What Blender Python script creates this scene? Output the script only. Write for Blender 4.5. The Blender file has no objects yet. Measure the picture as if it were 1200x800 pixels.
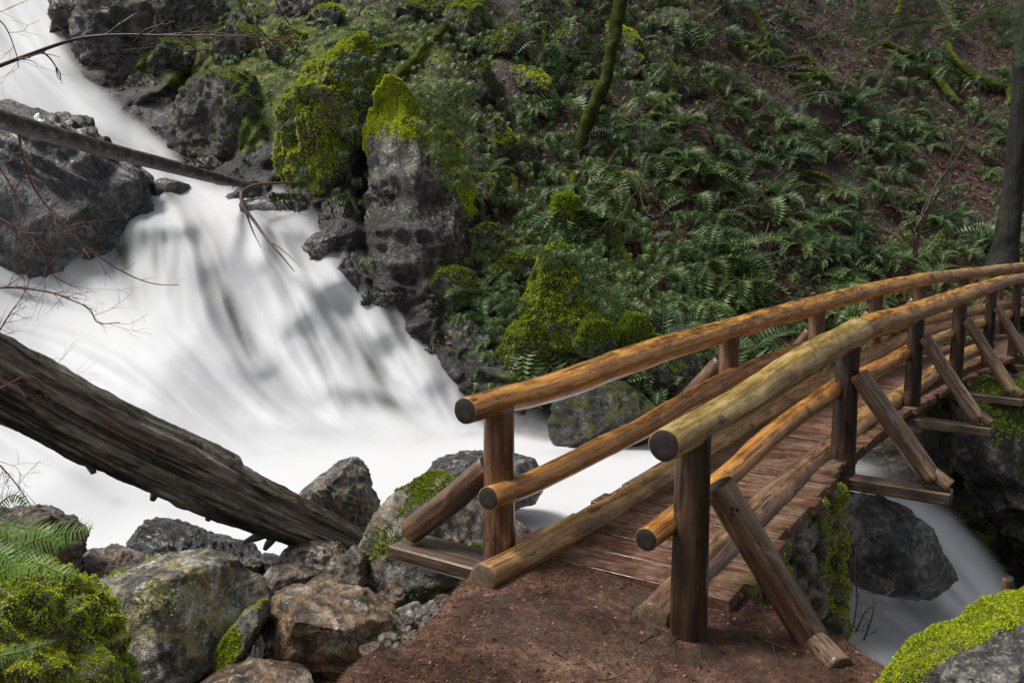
import bpy, math, random
import numpy as np
from mathutils import Vector, Matrix
rnd = random.Random(7)
RS = np.random.RandomState(11)
F, PITCH, H = 933.33, math.radians(7.03), 2.15
CAM = np.array([0., 0., H])
CR_, CF_, CU_ = np.array([1., 0, 0]), np.array([0, math.cos(PITCH), -math.sin(PITCH)]), np.array([0, math.sin(PITCH), math.cos(PITCH)])
scene = bpy.context.scene
COL = scene.collection

# ---------------------------------------------------------------- measuring the place from the photograph
def ray(px, py):
    px = np.asarray(px, float); py = np.asarray(py, float)
    cx = (px-600)/F; cy = (400-py)/F
    return np.stack([cx, math.cos(PITCH)+cy*math.sin(PITCH), -math.sin(PITCH)+cy*math.cos(PITCH)], -1)
def P(px, py, Y):
    d = ray(px, py); return CAM + d*(np.asarray(Y, float)/d[..., 1])[..., None]
def Pz(px, py, z):
    d = ray(px, py); return CAM + d*((np.asarray(z, float)-H)/d[..., 2])[..., None]

def proj(c):
    v = np.asarray(c)-CAM; z = v@np.array([0, math.cos(PITCH), -math.sin(PITCH)]); return 600+F*v[:, 0]/z, 400-F*(v@np.array([0, math.sin(PITCH), math.cos(PITCH)]))/z
# ---------------------------------------------------------------- noise
def _hash(i, j, k, s):
    n = (i*374761393 + j*668265263 + k*2147483647 + s*974634777) & 0xffffffff
    n = ((n ^ (n >> 13))*1274126177) & 0xffffffff
    n = ((n ^ (n >> 16))*2246822519) & 0xffffffff
    return ((n ^ (n >> 15)) & 0xffffff)/float(0xffffff)
def vnoise(p, s=0):
    p = np.asarray(p, float); i = np.floor(p).astype(np.int64); f = p-i; f = f*f*f*(f*(f*6-15)+10)
    out = 0
    for dx in (0, 1):
        for dy in (0, 1):
            for dz in (0, 1):
                w = (f[..., 0] if dx else 1-f[..., 0])*(f[..., 1] if dy else 1-f[..., 1])*(f[..., 2] if dz else 1-f[..., 2])
                out = out + w*_hash(i[..., 0]+dx, i[..., 1]+dy, i[..., 2]+dz, s)
    return out*2-1
def fbm(p, oct=4, s=0, gain=.5, ridged=False):
    a, t, out = 1., 0., 0.
    p = np.asarray(p, float)
    for o in range(oct):
        n = vnoise(p+17.3*o, s+o)
        if ridged: n = 1-2*np.abs(n)
        out = out+a*n; t += a; a *= gain; p = p*2.03
    return out/t
def sstep(a, b, x):
    t = np.clip((x-a)/(b-a), 0, 1); return t*t*(3-2*t)

# ---------------------------------------------------------------- objects
def tag(o, label=None, cat=None, group=None, kind=None):
    if label: o['label'] = label
    if cat: o['category'] = cat
    if group: o['group'] = group
    if kind: o['kind'] = kind
    return o
def empty(name, loc):
    o = bpy.data.objects.new(name, None); COL.objects.link(o); o.location = tuple(loc); o.empty_display_size = .2
    return o
def wpos(o):
    p = np.zeros(3)
    while o is not None: p = p+np.array(o.location); o = o.parent
    return p
def mesh(name, V, Fc, mat=None, parent=None, uv=None, attrs=None, smooth=True, origin=None, mats=None, midx=None):
    """Fc: (n,k) int array or list of such arrays with mixed k."""
    V = np.asarray(V, float)
    if origin is None: origin = V.mean(0)
    origin = np.asarray(origin, float)
    me = bpy.data.meshes.new(name)
    Fl = Fc if isinstance(Fc, list) else [Fc]
    Fl = [np.asarray(f, np.int32) for f in Fl if len(f)]
    loops = np.concatenate([f.ravel() for f in Fl]); tot = np.concatenate([np.full(len(f), f.shape[1], np.int32) for f in Fl])
    me.vertices.add(len(V)); me.vertices.foreach_set('co', (V-origin).astype(np.float32).ravel())
    me.loops.add(len(loops)); me.loops.foreach_set('vertex_index', loops)
    me.polygons.add(len(tot)); st = np.concatenate([[0], np.cumsum(tot)[:-1]]).astype(np.int32)
    me.polygons.foreach_set('loop_start', st); me.polygons.foreach_set('loop_total', tot)
    me.polygons.foreach_set('use_smooth', np.full(len(tot), smooth))
    for m in (mats or ([mat] if mat else [])): me.materials.append(m)
    if midx is not None: me.polygons.foreach_set('material_index', np.asarray(midx, np.int32))
    me.update(calc_edges=True)
    if uv is not None:
        l = me.uv_layers.new(name='UVMap'); l.data.foreach_set('uv', np.asarray(uv, np.float32)[loops].ravel())
    for k, v in (attrs or {}).items():
        v = np.asarray(v, np.float32)
        a = me.attributes.new(k, 'FLOAT', 'POINT'); a.data.foreach_set('value', v)
    me.validate()
    o = bpy.data.objects.new(name, me); COL.objects.link(o)
    if parent is not None:
        o.parent = parent; o.location = tuple(origin-wpos(parent))
    else: o.location = tuple(origin)
    return o
def grid_faces(nu, nv, wrap=False):
    i, j = np.meshgrid(np.arange(nu-1), np.arange(nv if wrap else nv-1), indexing='ij')
    j2 = (j+1) % nv
    return np.stack([i*nv+j, i*nv+j2, (i+1)*nv+j2, (i+1)*nv+j], -1).reshape(-1, 4)
class MB:
    def __init__(s): s.V = []; s.F = []; s.U = []; s.n = 0; s.M = []
    def add(s, V, Fc, U=None, m=0):
        V = np.asarray(V, float)
        for f in (Fc if isinstance(Fc, list) else [Fc]):
            f = np.asarray(f)
            if len(f): s.F.append(f+s.n); s.M.append(np.full(len(f), m))
        s.V.append(V); s.U.append(np.zeros((len(V), 2)) if U is None else U); s.n += len(V)
    def build(s, name, mat=None, parent=None, **k):
        # group the faces by size
        ks = sorted({f.shape[1] for f in s.F})
        Fl = [np.concatenate([f for f in s.F if f.shape[1] == q]) for q in ks]
        Ml = np.concatenate([np.concatenate([m for f, m in zip(s.F, s.M) if f.shape[1] == q]) for q in ks])
        return mesh(name, np.concatenate(s.V), Fl, mat, parent, uv=np.concatenate(s.U), midx=Ml if k.get('mats') else None, **k)
def resample(pts, n):
    pts = np.asarray(pts, float)
    if len(pts) > 2:                                # Catmull-Rom through the points
        q = np.vstack([2*pts[0]-pts[1], pts, 2*pts[-1]-pts[-2]]); out = []
        for i in range(1, len(q)-2):
            t = np.linspace(0, 1, 12, endpoint=False)[:, None]
            out.append(.5*((2*q[i])+(-q[i-1]+q[i+1])*t+(2*q[i-1]-5*q[i]+4*q[i+1]-q[i+2])*t*t+(-q[i-1]+3*q[i]-3*q[i+1]+q[i+2])*t**3))
        pts = np.vstack(out+[pts[-1:]])
    d = np.concatenate([[0], np.cumsum(np.linalg.norm(np.diff(pts[:, :3], axis=0), axis=1))])
    s = np.linspace(0, d[-1], n)
    return np.stack([np.interp(s, d, pts[:, k]) for k in range(pts.shape[1])], 1), s
def tube(pts, rad, nseg=8, nl=None, bump=0., freq=2., seed=0, long_amp=0., caps=True, flat=None):
    """pts: polyline, rad: radius at each point. returns V, faces, uv, mask of cap faces"""
    A = np.column_stack([np.asarray(pts, float), np.broadcast_to(np.asarray(rad, float), (len(pts),))])
    if nl is None: nl = max(2, len(pts))
    A, s = resample(A, nl); C = A[:, :3]; R = A[:, 3]
    T = np.gradient(C, axis=0); T /= np.linalg.norm(T, axis=1)[:, None]+1e-9
    ref = np.array([0, 0, 1.]) if abs(T[0, 2]) < .9 else np.array([1., 0, 0])
    N = np.cross(T, ref); N /= np.linalg.norm(N, axis=1)[:, None]+1e-9; B = np.cross(N, T)
    th = np.linspace(0, 2*math.pi, nseg, endpoint=False)
    ct, sn = np.cos(th)[None, :, None], np.sin(th)[None, :, None]
    D = N[:, None]*ct+B[:, None]*sn
    r = R[:, None]*np.ones(nseg)
    if bump:
        q = np.stack([np.cos(th)[None]*np.ones((nl, 1))*.9, np.sin(th)[None]*np.ones((nl, 1))*.9, s[:, None]*freq*np.ones(nseg)], -1)
        r = r*(1+bump*fbm(q+seed*3.7, 3, seed))
    if long_amp:
        q = np.stack([np.cos(th)[None]*np.ones((nl, 1))*5, np.sin(th)[None]*np.ones((nl, 1))*5, s[:, None]*.9*np.ones(nseg)], -1)
        r = r*(1+long_amp*fbm(q+seed, 4, seed+5, ridged=True))
    V = C[:, None]+D*r[..., None]
    U = np.stack([(th/(2*math.pi))[None]*np.ones((nl, 1))*2*math.pi*R.mean(), s[:, None]*np.ones(nseg)+seed*1.37], -1).reshape(-1, 2)
    V = V.reshape(-1, 3); Fq = grid_faces(nl, nseg, True); n0 = len(V); Fs = [Fq]; cm = [np.zeros(len(Fq))]
    if caps:                                        # bevelled ends: ring, ring, centre
        for e, i0, sg in ((0, 0, -1), (nl-1, (nl-1)*nseg, 1)):
            base = V[i0:i0+nseg]; c = base.mean(0); t = T[e]*sg
            r1 = c+(base-c)*.93+t*R[e]*.05; r2 = c+(base-c)*.5+t*R[e]*.06
            k = len(V); V = np.vstack([V, r1, r2, (c+t*R[e]*.06)[None]])
            U = np.vstack([U, np.stack([np.full(nseg, .93), np.arange(nseg)/nseg], 1), np.stack([np.full(nseg, .5), np.arange(nseg)/nseg], 1), [[0, 0]]])
            a = np.arange(nseg); b = (a+1) % nseg
            def orient(q): return q if sg < 0 else q[:, ::-1]
            Fs.append(orient(np.stack([i0+b, i0+a, k+a, k+b], 1))); cm.append(np.zeros(nseg)+2)
            Fs.append(orient(np.stack([k+b, k+a, k+nseg+a, k+nseg+b], 1))); cm.append(np.ones(nseg))
            Fs.append(orient(np.stack([k+nseg+b, k+nseg+a, np.full(nseg, k+2*nseg)], 1))); cm.append(np.ones(nseg))
    return V, Fs, U, cm
def add_tube(mb, *a, **k):
    V, Fs, U, cm = tube(*a, **k)
    for f, c in zip(Fs, cm): pass
    n = mb.n
    mb.V.append(V); mb.U.append(U); mb.n += len(V)
    for f, c in zip(Fs, cm): mb.F.append(f+n); mb.M.append((c == 1).astype(int))
def box_at(mb, o, ax, ay, az, bev=.008, m=0, jit=0):
    """box with chamfered edges: centre o, half axes vectors"""
    ax, ay, az = map(lambda v: np.asarray(v, float), (ax, ay, az)); L = [np.linalg.norm(v) for v in (ax, ay, az)]
    V = []; ids = {}
    for sx in (-1, 1):
        for sy in (-1, 1):
            for sz in (-1, 1):
                for k in range(3):
                    f = [1, 1, 1]
                    for q in range(3):
                        if q != k: f[q] = 1-bev/L[q]
                    ids[(sx, sy, sz, k)] = len(V); V.append(o+ax*sx*f[0]+ay*sy*f[1]+az*sz*f[2])
    V = np.array(V)
    # faces: 6 big quads, 12 edge quads, 8 corner tris
    Q = []; Tr = []
    for k in range(3):
        a, b = [q for q in range(3) if q != k]
        for sg in (-1, 1):
            c = []
            for (u, v) in ((-1, -1), (1, -1), (1, 1), (-1, 1)):
                s = [0, 0, 0]; s[k] = sg; s[a] = u; s[b] = v; c.append(ids[(*s, k)])
            Q.append(c)
    for k in range(3):
        a, b = [q for q in range(3) if q != k]
        for u in (-1, 1):
            for v in (-1, 1):
                s1 = [0, 0, 0]; s1[a] = u; s1[b] = v; s2 = list(s1); s1[k] = -1; s2[k] = 1
                Q.append([ids[(*s1, a)], ids[(*s2, a)], ids[(*s2, b)], ids[(*s1, b)]])
    for sx in (-1, 1):
        for sy in (-1, 1):
            for sz in (-1, 1): Tr.append([ids[(sx, sy, sz, q)] for q in range(3)])
    def fix(fs):
        out = []
        for f in fs:
            p = V[f]; n = np.cross(p[1]-p[0], p[2]-p[0])
            out.append(f if np.dot(n, p.mean(0)-o) > 0 else f[::-1])
        return np.array(out)
    rel = V-o
    U = np.stack([rel@(ay/L[1])+rel@(az/L[2]), rel@(ax/L[0])+o[0]*.7+o[1]], -1)
    mb.add(V+(RS.randn(*V.shape)*jit if jit else 0), [fix(Q), fix(Tr)], U, m)

# ---------------------------------------------------------------- materials
class NB:
    def __init__(s, name):
        s.m = bpy.data.materials.new(name); s.m.use_nodes = True; s.t = s.m.node_tree; s.t.nodes.clear()
        s.out = s.t.nodes.new('ShaderNodeOutputMaterial'); s.bsdf = s.t.nodes.new('ShaderNodeBsdfPrincipled')
        s.t.links.new(s.bsdf.outputs[0], s.out.inputs[0])
    def n(s, typ, **k):
        n = s.t.nodes.new('ShaderNode'+typ)
        for a, b in k.items(): setattr(n, a, b)
        return n
    def set(s, sock, v):
        if hasattr(v, 'is_linked') or isinstance(v, bpy.types.NodeSocket): s.t.links.new(v, sock)
        else: sock.default_value = v
    def noise(s, vec, scale, detail=4, rough=.55, dist=0, out=0):
        n = s.n('TexNoise'); s.set(n.inputs['Vector'], vec); n.inputs['Scale'].default_value = scale; n.inputs['Detail'].default_value = detail
        n.inputs['Roughness'].default_value = rough; n.inputs['Distortion'].default_value = dist; return n.outputs[out]
    def vor(s, vec, scale, feat='F1', out='Distance', rand=1):
        n = s.n('TexVoronoi', feature=feat); s.set(n.inputs['Vector'], vec); n.inputs['Scale'].default_value = scale; n.inputs['Randomness'].default_value = rand
        return n.outputs[out]
    def mapping(s, vec, scale=(1, 1, 1), rot=(0, 0, 0)):
        n = s.n('Mapping'); s.set(n.inputs[0], vec); n.inputs['Scale'].default_value = scale; n.inputs['Rotation'].default_value = rot; return n.outputs[0]
    def math(s, op, a, b=0., c=None, clamp=False):
        n = s.n('Math', operation=op, use_clamp=clamp); s.set(n.inputs[0], a); s.set(n.inputs[1], b)
        if c is not None: s.set(n.inputs[2], c)
        return n.outputs[0]
    def ramp(s, x, a, b, lo=0., hi=1.):
        n = s.n('MapRange', interpolation_type='SMOOTHSTEP'); s.set(n.inputs[0], x); s.set(n.inputs[1], a); s.set(n.inputs[2], b); s.set(n.inputs[3], lo); s.set(n.inputs[4], hi); return n.outputs[0]
    def mix(s, f, a, b):
        n = s.n('Mix', data_type='RGBA'); s.set(n.inputs[0], f)
        for k, v in ((6, a), (7, b)):
            if isinstance(v, (tuple, list)): v = (*v[:3], 1.)
            s.set(n.inputs[k], v)
        return n.outputs[2]
    def cramp(s, x, stops):
        n = s.n('ValToRGB'); s.set(n.inputs[0], x); e = n.color_ramp.elements
        while len(e) < len(stops): e.new(.5)
        for i, (p, c) in enumerate(stops): e[i].position = p; e[i].color = (*c, 1)
        return n.outputs[0]
    def attr(s, name): n = s.n('Attribute', attribute_name=name); return n.outputs['Fac']
    def bump(s, h, strength=.5, dist=.05, normal=None):
        n = s.n('Bump'); n.inputs['Strength'].default_value = strength; n.inputs['Distance'].default_value = dist; s.set(n.inputs['Height'], h)
        if normal is not None: s.set(n.inputs['Normal'], normal)
        return n.outputs[0]
    def fin(s, col, rough=.7, bump=None, spec=None, **k):
        s.set(s.bsdf.inputs['Base Color'], col if not isinstance(col, tuple) else (*col[:3], 1)); s.set(s.bsdf.inputs['Roughness'], rough)
        if bump is not None: s.set(s.bsdf.inputs['Normal'], bump)
        if spec is not None: s.set(s.bsdf.inputs['Specular IOR Level'], spec)
        for a, b in k.items(): s.set(s.bsdf.inputs[a], b)
        return s.m
MOSS = [(.016, .024, .004), (.058, .078, .006), (.15, .175, .010)]
def moss_color(b, vec, bright=1., fine=70.):
    x = b.math('ADD', b.math('MULTIPLY', b.noise(vec, 3.2, 5, .6), .6), b.math('MULTIPLY', b.noise(vec, fine, 3, .7), .45))
    return b.cramp(x, [(.44, tuple(c*bright for c in MOSS[0])), (.53, tuple(c*bright for c in MOSS[1])), (.63, tuple(c*bright for c in MOSS[2]))])
def rock_mat(name, c=((.03, .03, .03), (.11, .11, .105), (.24, .235, .22)), moss=.5, mbright=1., scale=1., wet=.4, lich=.3, tint=None, mossat=None, streak=None, bumps=1.):
    b = NB(name); tc = b.n('TexCoord').outputs['Object']; geo = b.n('NewGeometry')
    v = b.mapping(tc, (1, 1, 1) if streak is None else streak)
    n1 = b.noise(v, 1.6*scale, 8, .62, .4); n2 = b.noise(v, 9*scale, 6, .7); n3 = b.noise(tc, 45*scale, 3, .7)
    x = b.math('ADD', b.math('MULTIPLY', n1, .6), b.math('MULTIPLY', n2, .4))
    col = b.cramp(x, [(.41, c[0]), (.49, c[1]), (.585, c[2])])
    if tint: col = b.mix(b.ramp(b.noise(tc, 1.3*scale, 5, .65, .9), .47, .55), col, tint)
    pt = b.noise(tc, 3.3*scale, 6, .68, 1.1); hs_ = b.n('HueSaturation'); b.set(hs_.inputs['Color'], col); b.set(hs_.inputs['Value'], b.ramp(pt, .42, .56, .42, 1.45)); col = hs_.outputs[0]
    # pale lichen spots
    lf = b.math('MULTIPLY', b.ramp(b.noise(tc, 13*scale, 6, .78), .53, .60), b.ramp(b.noise(tc, 2.1*scale, 4), .44, .56))
    col = b.mix(b.math('MULTIPLY', lf, lich), col, (.50, .50, .45))
    # dark cracks
    cr = b.ramp(b.vor(b.mix(.45, v, b.noise(tc, 1.5*scale, 6, .6, 0, 1)), 1.7*scale, 'DISTANCE_TO_EDGE'), .0, .02)
    col = b.mix(b.math('MULTIPLY', b.math('SUBTRACT', 1., cr), b.ramp(n1, .48, .6, 0., .5)), col, (.02, .018, .016))
    col = b.mix(b.ramp(n3, .35, .62, .35, 0.), col, (.02, .018, .016))
    h = b.math('ADD', b.math('MULTIPLY', n2, .7), b.math('ADD', b.math('MULTIPLY', n3, .25), b.math('MULTIPLY', b.noise(tc, 4.5*scale, 5, .7, .8), 1.1)))
    rough = b.ramp(n2, .35, .7, .62-wet*.45, .85-wet*.4)
    nz = b.n('SeparateXYZ'); b.t.links.new(geo.outputs['Normal'], nz.inputs[0])
    mf = b.math('ADD', nz.outputs[2], b.math('MULTIPLY', b.math('SUBTRACT', b.noise(tc, 2.4*scale, 5, .65), .5), 2.4))
    if mossat: mf = b.math('ADD', mf, b.math('MULTIPLY', b.attr(mossat), 2.))
    mf = b.ramp(mf, 1.45-moss*1.6, 1.75-moss*1.6)
    mf = b.math('MULTIPLY', mf, b.ramp(n3, .3, .5))
    mc = moss_color(b, tc, mbright)
    col = b.mix(mf, col, mc)
    mh = b.noise(tc, 60*scale, 3, .8)
    hh = b.math('ADD', h, b.math('MULTIPLY', mf, b.math('ADD', b.math('MULTIPLY', mh, 1.6), .3)))
    r = b.math('ADD', rough, b.math('MULTIPLY', mf, .4), clamp=True)
    b.set(b.bsdf.inputs['Coat Weight'], b.math('MULTIPLY', b.math('SUBTRACT', 1., mf), wet*.3)); b.bsdf.inputs['Coat Roughness'].default_value = .3
    return b.fin(col, r, b.bump(hh, .95*bumps, .07/scale))
def moss_mat(name, bright=1., fine=60.):
    b = NB(name); tc = b.n('TexCoord').outputs['Object']; geo = b.n('NewGeometry')
    col = moss_color(b, tc, bright, fine)
    col = b.mix(b.math('MULTIPLY', geo.outputs['Random Per Island'], .35), col, (.07*bright, .09*bright, .01))
    h = b.math('ADD', b.noise(tc, fine, 4, .8), b.math('MULTIPLY', b.noise(tc, fine*.25, 3), 1.2))
    return b.fin(col, .9, b.bump(h, .9, .04), spec=.2)
def leaf_mat(name, stops, rough=.5, trans=.25):
    b = NB(name); g = b.n('NewGeometry'); tc = b.n('TexCoord').outputs['Object']; oi = b.n('ObjectInfo').outputs['Random']
    x = b.math('ADD', b.math('MULTIPLY', g.outputs['Random Per Island'], .45), b.math('ADD', b.math('MULTIPLY', oi, .3), b.math('MULTIPLY', b.noise(tc, 1.3, 2), .3)))
    col = b.cramp(x, stops)
    b.fin(col, rough, spec=.4)
    tr = b.n('BsdfTranslucent'); b.set(tr.inputs[0], col); mx = b.n('MixShader'); mx.inputs[0].default_value = trans
    b.t.links.new(b.bsdf.outputs[0], mx.inputs[1]); b.t.links.new(tr.outputs[0], mx.inputs[2]); b.t.links.new(mx.outputs[0], b.out.inputs[0])
    return b.m
def wood_mat(name, stops, algae=0., mul=1., rough=.30, dark=.5, along=1.3, grey=0., knots=True, uvs=1.):
    b = NB(name); uv = b.n('UVMap').outputs[0]; oi = b.n('ObjectInfo').outputs['Random']; tc = b.n('TexCoord').outputs['Object']; geo = b.n('NewGeometry')
    off = b.n('VectorMath', operation='ADD'); b.set(off.inputs[0], uv); cx = b.n('CombineXYZ'); b.set(cx.inputs[1], b.math('MULTIPLY', oi, 40.)); b.set(cx.inputs[2], b.math('MULTIPLY', geo.outputs['Random Per Island'], 30.)); b.t.links.new(cx.outputs[0], off.inputs[1])
    v = off.outputs[0]
    g1 = b.noise(b.mapping(v, (34*uvs, along, 1)), 1., 6, .65, .25); g2 = b.noise(b.mapping(v, (7, 1.9, 1)), 1., 5, .65, .5); g3 = b.noise(b.mapping(v, (150, 7, 1)), 1., 3, .6)
    x = b.math('ADD', b.math('MULTIPLY', g1, .45), b.math('ADD', b.math('MULTIPLY', g2, .45), b.math('MULTIPLY', g3, .12)))
    col = b.cramp(x, stops)
    chk = b.ramp(b.noise(b.mapping(v, (26, .55, 1)), 1., 2, .5, .1), .62, .66)      # drying checks
    col = b.mix(b.math('MULTIPLY', chk, dark), col, (.018, .009, .004))
    st = b.ramp(b.noise(tc, 2.2, 5, .7), .5, .68); col = b.mix(b.math('MULTIPLY', st, dark*.55), col, (.045, .022, .01))
    if knots:
        k = b.vor(b.mapping(v, (2.6, 1.5, 1)), 1., 'F1'); kf = b.ramp(k, .06, .11, 1., 0.); col = b.mix(b.math('MULTIPLY', kf, .85), col, (.02, .01, .005))
    fk = b.ramp(b.noise(b.mapping(v, (30, 7, 1)), 1., 4, .7), .60, .66); col = b.mix(b.math('MULTIPLY', fk, dark*1.3), col, (.03, .014, .006)); lt_ = b.ramp(b.noise(b.mapping(v, (16, 3.5, 1)), 1., 5, .75, .6), .56, .64, 0., .5); col = b.mix(lt_, col, stops[-1][1])
    if grey: col = b.mix(b.math('MULTIPLY', b.ramp(g2, .4, .62), grey), col, (.16, .14, .115))
    nz = b.n('SeparateXYZ'); b.t.links.new(geo.outputs['Normal'], nz.inputs[0])
    if algae:
        af = b.math('MULTIPLY', b.ramp(b.math('ADD', nz.outputs[2], b.math('MULTIPLY', b.noise(tc, 5, 6, .7), 1.6)), 1.05, 1.5), algae); col = b.mix(af, col, (.25, .235, .07))
    if mul != 1.:
        hm = b.n('HueSaturation'); b.set(hm.inputs['Color'], col); hm.inputs['Value'].default_value = mul; col = hm.outputs[0]
    h = b.math('ADD', b.math('MULTIPLY', g1, .8), b.math('ADD', b.math('MULTIPLY', g3, .35), b.math('MULTIPLY', chk, -.8)))
    b.set(b.bsdf.inputs['Coat Weight'], .45 if rough < .5 else .1); b.set(b.bsdf.inputs['Coat Roughness'], .25)
    return b.fin(col, b.ramp(g2, .3, .7, rough-.08, rough+.2), b.bump(h, .8, .014))
def end_mat(name, c=(.016, .011, .007)):
    b = NB(name); uv = b.n('UVMap').outputs[0]; s = b.n('SeparateXYZ'); b.t.links.new(uv, s.inputs[0]); tc = b.n('TexCoord').outputs['Object']
    r = b.math('ADD', b.math('MULTIPLY', s.outputs[0], 60.), b.math('MULTIPLY', b.noise(tc, 12, 3), 6.))
    w = b.math('SINE', r); n = b.noise(tc, 30, 5, .7)
    x = b.math('ADD', b.math('MULTIPLY', w, .12), n)
    col = b.cramp(x, [(.3, tuple(v*.3 for v in c)), (.55, c), (.8, tuple(v*2.2 for v in c))])
    return b.fin(col, .7, b.bump(x, .5, .01))
M = {}
M['rail'] = wood_mat('peeled_log', [(.42, (.07, .025, .007)), (.48, (.22, .085, .016)), (.535, (.42, .19, .035)), (.62, (.60, .34, .08))], dark=.6, mul=1.3, rough=.24)
M['rail2'] = wood_mat('pale_peeled_log', [(.42, (.10, .045, .012)), (.475, (.25, .125, .03)), (.53, (.42, .25, .07)), (.61, (.58, .42, .17))], algae=.3, dark=.6, mul=1.2, rough=.27)
M['mid'] = wood_mat('orange_log', [(.41, (.085, .03, .009)), (.47, (.2, .08, .017)), (.54, (.36, .16, .032)), (.62, (.5, .26, .07))], dark=.65, mul=1.3, rough=.25)
M['kick'] = wood_mat('brown_log', [(.41, (.07, .03, .011)), (.47, (.2, .095, .03)), (.54, (.36, .2, .065)), (.62, (.5, .33, .14))], dark=.65, grey=.08, mul=1.2, rough=.27)
M['post'] = wood_mat('dark_post', [(.41, (.025, .013, .009)), (.47, (.06, .029, .016)), (.54, (.13, .06, .028)), (.63, (.24, .12, .055))], dark=.7)
M['post_d'] = wood_mat('shaded_post', [(.41, (.014, .008, .006)), (.47, (.035, .018, .011)), (.54, (.075, .038, .02)), (.63, (.16, .09, .045))], dark=.8, mul=.6)  # darkened copy of the post wood; the right posts' shade is in its colour
M['brace'] = wood_mat('weathered_brace', [(.41, (.028, .014, .008)), (.47, (.085, .042, .021)), (.54, (.18, .098, .048)), (.63, (.34, .22, .12))], dark=.7, grey=.06, rough=.4)
M['beam'] = wood_mat('wet_beam', [(.41, (.02, .014, .010)), (.47, (.05, .031, .02)), (.54, (.095, .055, .031)), (.63, (.17, .11, .06))], dark=.5, rough=.4, knots=False)
M['end'] = end_mat('end_grain'); M['end_l'] = end_mat('pale_end_grain', (.13, .085, .05))  # log ends darkened past wet end grain, with their shade painted in
def plank_mat():
    b = NB('wet_planks'); uv = b.n('UVMap').outputs[0]; geo = b.n('NewGeometry'); rp = geo.outputs['Random Per Island']; tc = b.n('TexCoord').outputs['Object']
    cx = b.n('CombineXYZ'); b.set(cx.inputs[2], b.math('MULTIPLY', rp, 50.)); off = b.n('VectorMath', operation='ADD'); b.set(off.inputs[0], uv); b.t.links.new(cx.outputs[0], off.inputs[1]); v = off.outputs[0]
    g1 = b.noise(b.mapping(v, (30, 1.6, 1)), 1., 6, .65, .3); g2 = b.noise(tc, 5.5, 6, .7)
    col = b.cramp(b.math('ADD', b.math('MULTIPLY', g1, .5), b.math('MULTIPLY', g2, .5)), [(.42, (.03, .012, .008)), (.48, (.10, .037, .018)), (.54, (.165, .082, .046)), (.62, (.26, .16, .105))])
    col = b.mix(b.math('MULTIPLY', rp, .35), col, (.13, .048, .024)); hs_ = b.n('HueSaturation'); b.set(hs_.inputs['Color'], col); hs_.inputs['Saturation'].default_value = .9; b.set(hs_.inputs['Value'], b.math('ADD', .62, b.math('MULTIPLY', rp, .55))); col = hs_.outputs[0]
    col = b.mix(b.ramp(b.noise(tc, 3, 5, .75), .54, .66, 0., .75), col, (.05, .025, .015))
    nz = b.n('SeparateXYZ'); b.t.links.new(geo.outputs['Normal'], nz.inputs[0])
    sp = b.ramp(b.noise(tc, 70, 3, .8), .6, .66, 0., .5); col = b.mix(sp, col, (.24, .16, .11))
    mo = b.math('MULTIPLY', b.attr('edge'), b.ramp(b.noise(tc, 6, 6, .75), .55, .66, 0., .8)); col = b.mix(mo, col, (.10, .105, .02))
    return b.fin(col, b.ramp(g2, .42, .58, .3, .6), b.bump(b.math('ADD', g1, sp), .45, .012))
M['plank'] = plank_mat()
M['fern'] = leaf_mat('sword_fern_green', [(.15, (.007, .018, .006)), (.42, (.030, .068, .018)), (.6, (.078, .135, .034)), (.86, (.21, .27, .085))], rough=.5)
M['fern_small'] = leaf_mat('polypody_green', [(.15, (.015, .038, .012)), (.42, (.042, .098, .024)), (.62, (.095, .17, .044)), (.9, (.20, .28, .08))], rough=.5)
M['fern_bright'] = leaf_mat('fresh_fern_green', [(.1, (.05, .11, .012)), (.5, (.12, .22, .025)), (.9, (.22, .32, .05))], trans=.35)
M['fern_dead'] = leaf_mat('dead_frond', [(.1, (.03, .014, .007)), (.5, (.075, .036, .016)), (.9, (.14, .075, .032))])
M['litter'] = leaf_mat('dead_leaf', [(.1, (.02, .007, .004)), (.35, (.06, .019, .009)), (.6, (.12, .04, .019)), (.85, (.19, .078, .038)), (.98, (.32, .19, .11))], trans=.1)
M['needle'] = leaf_mat('fallen_needles', [(.1, (.04, .017, .01)), (.4, (.11, .045, .022)), (.7, (.2, .085, .04)), (.97, (.34, .2, .11))], trans=.0)
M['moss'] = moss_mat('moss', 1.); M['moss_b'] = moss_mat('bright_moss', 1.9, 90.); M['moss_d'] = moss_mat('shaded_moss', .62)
M['twig'] = wood_mat('bare_twig', [(.3, (.02, .012, .010)), (.5, (.055, .032, .024)), (.7, (.12, .075, .05))], rough=.6, knots=False)
M['twig_r'] = wood_mat('red_twig', [(.3, (.05, .018, .010)), (.5, (.13, .05, .025)), (.7, (.25, .12, .06))], rough=.6, knots=False)
def tuft_mat(name, c):
    return leaf_mat(name, c, .7, .3)
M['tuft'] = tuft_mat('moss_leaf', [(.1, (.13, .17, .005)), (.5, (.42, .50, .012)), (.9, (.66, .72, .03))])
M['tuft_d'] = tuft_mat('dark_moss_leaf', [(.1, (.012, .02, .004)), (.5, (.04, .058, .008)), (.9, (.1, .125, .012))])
M['tuft_m'] = tuft_mat('mid_moss_leaf', [(.1, (.06, .09, .004)), (.5, (.21, .29, .014)), (.9, (.42, .52, .025))])

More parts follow.
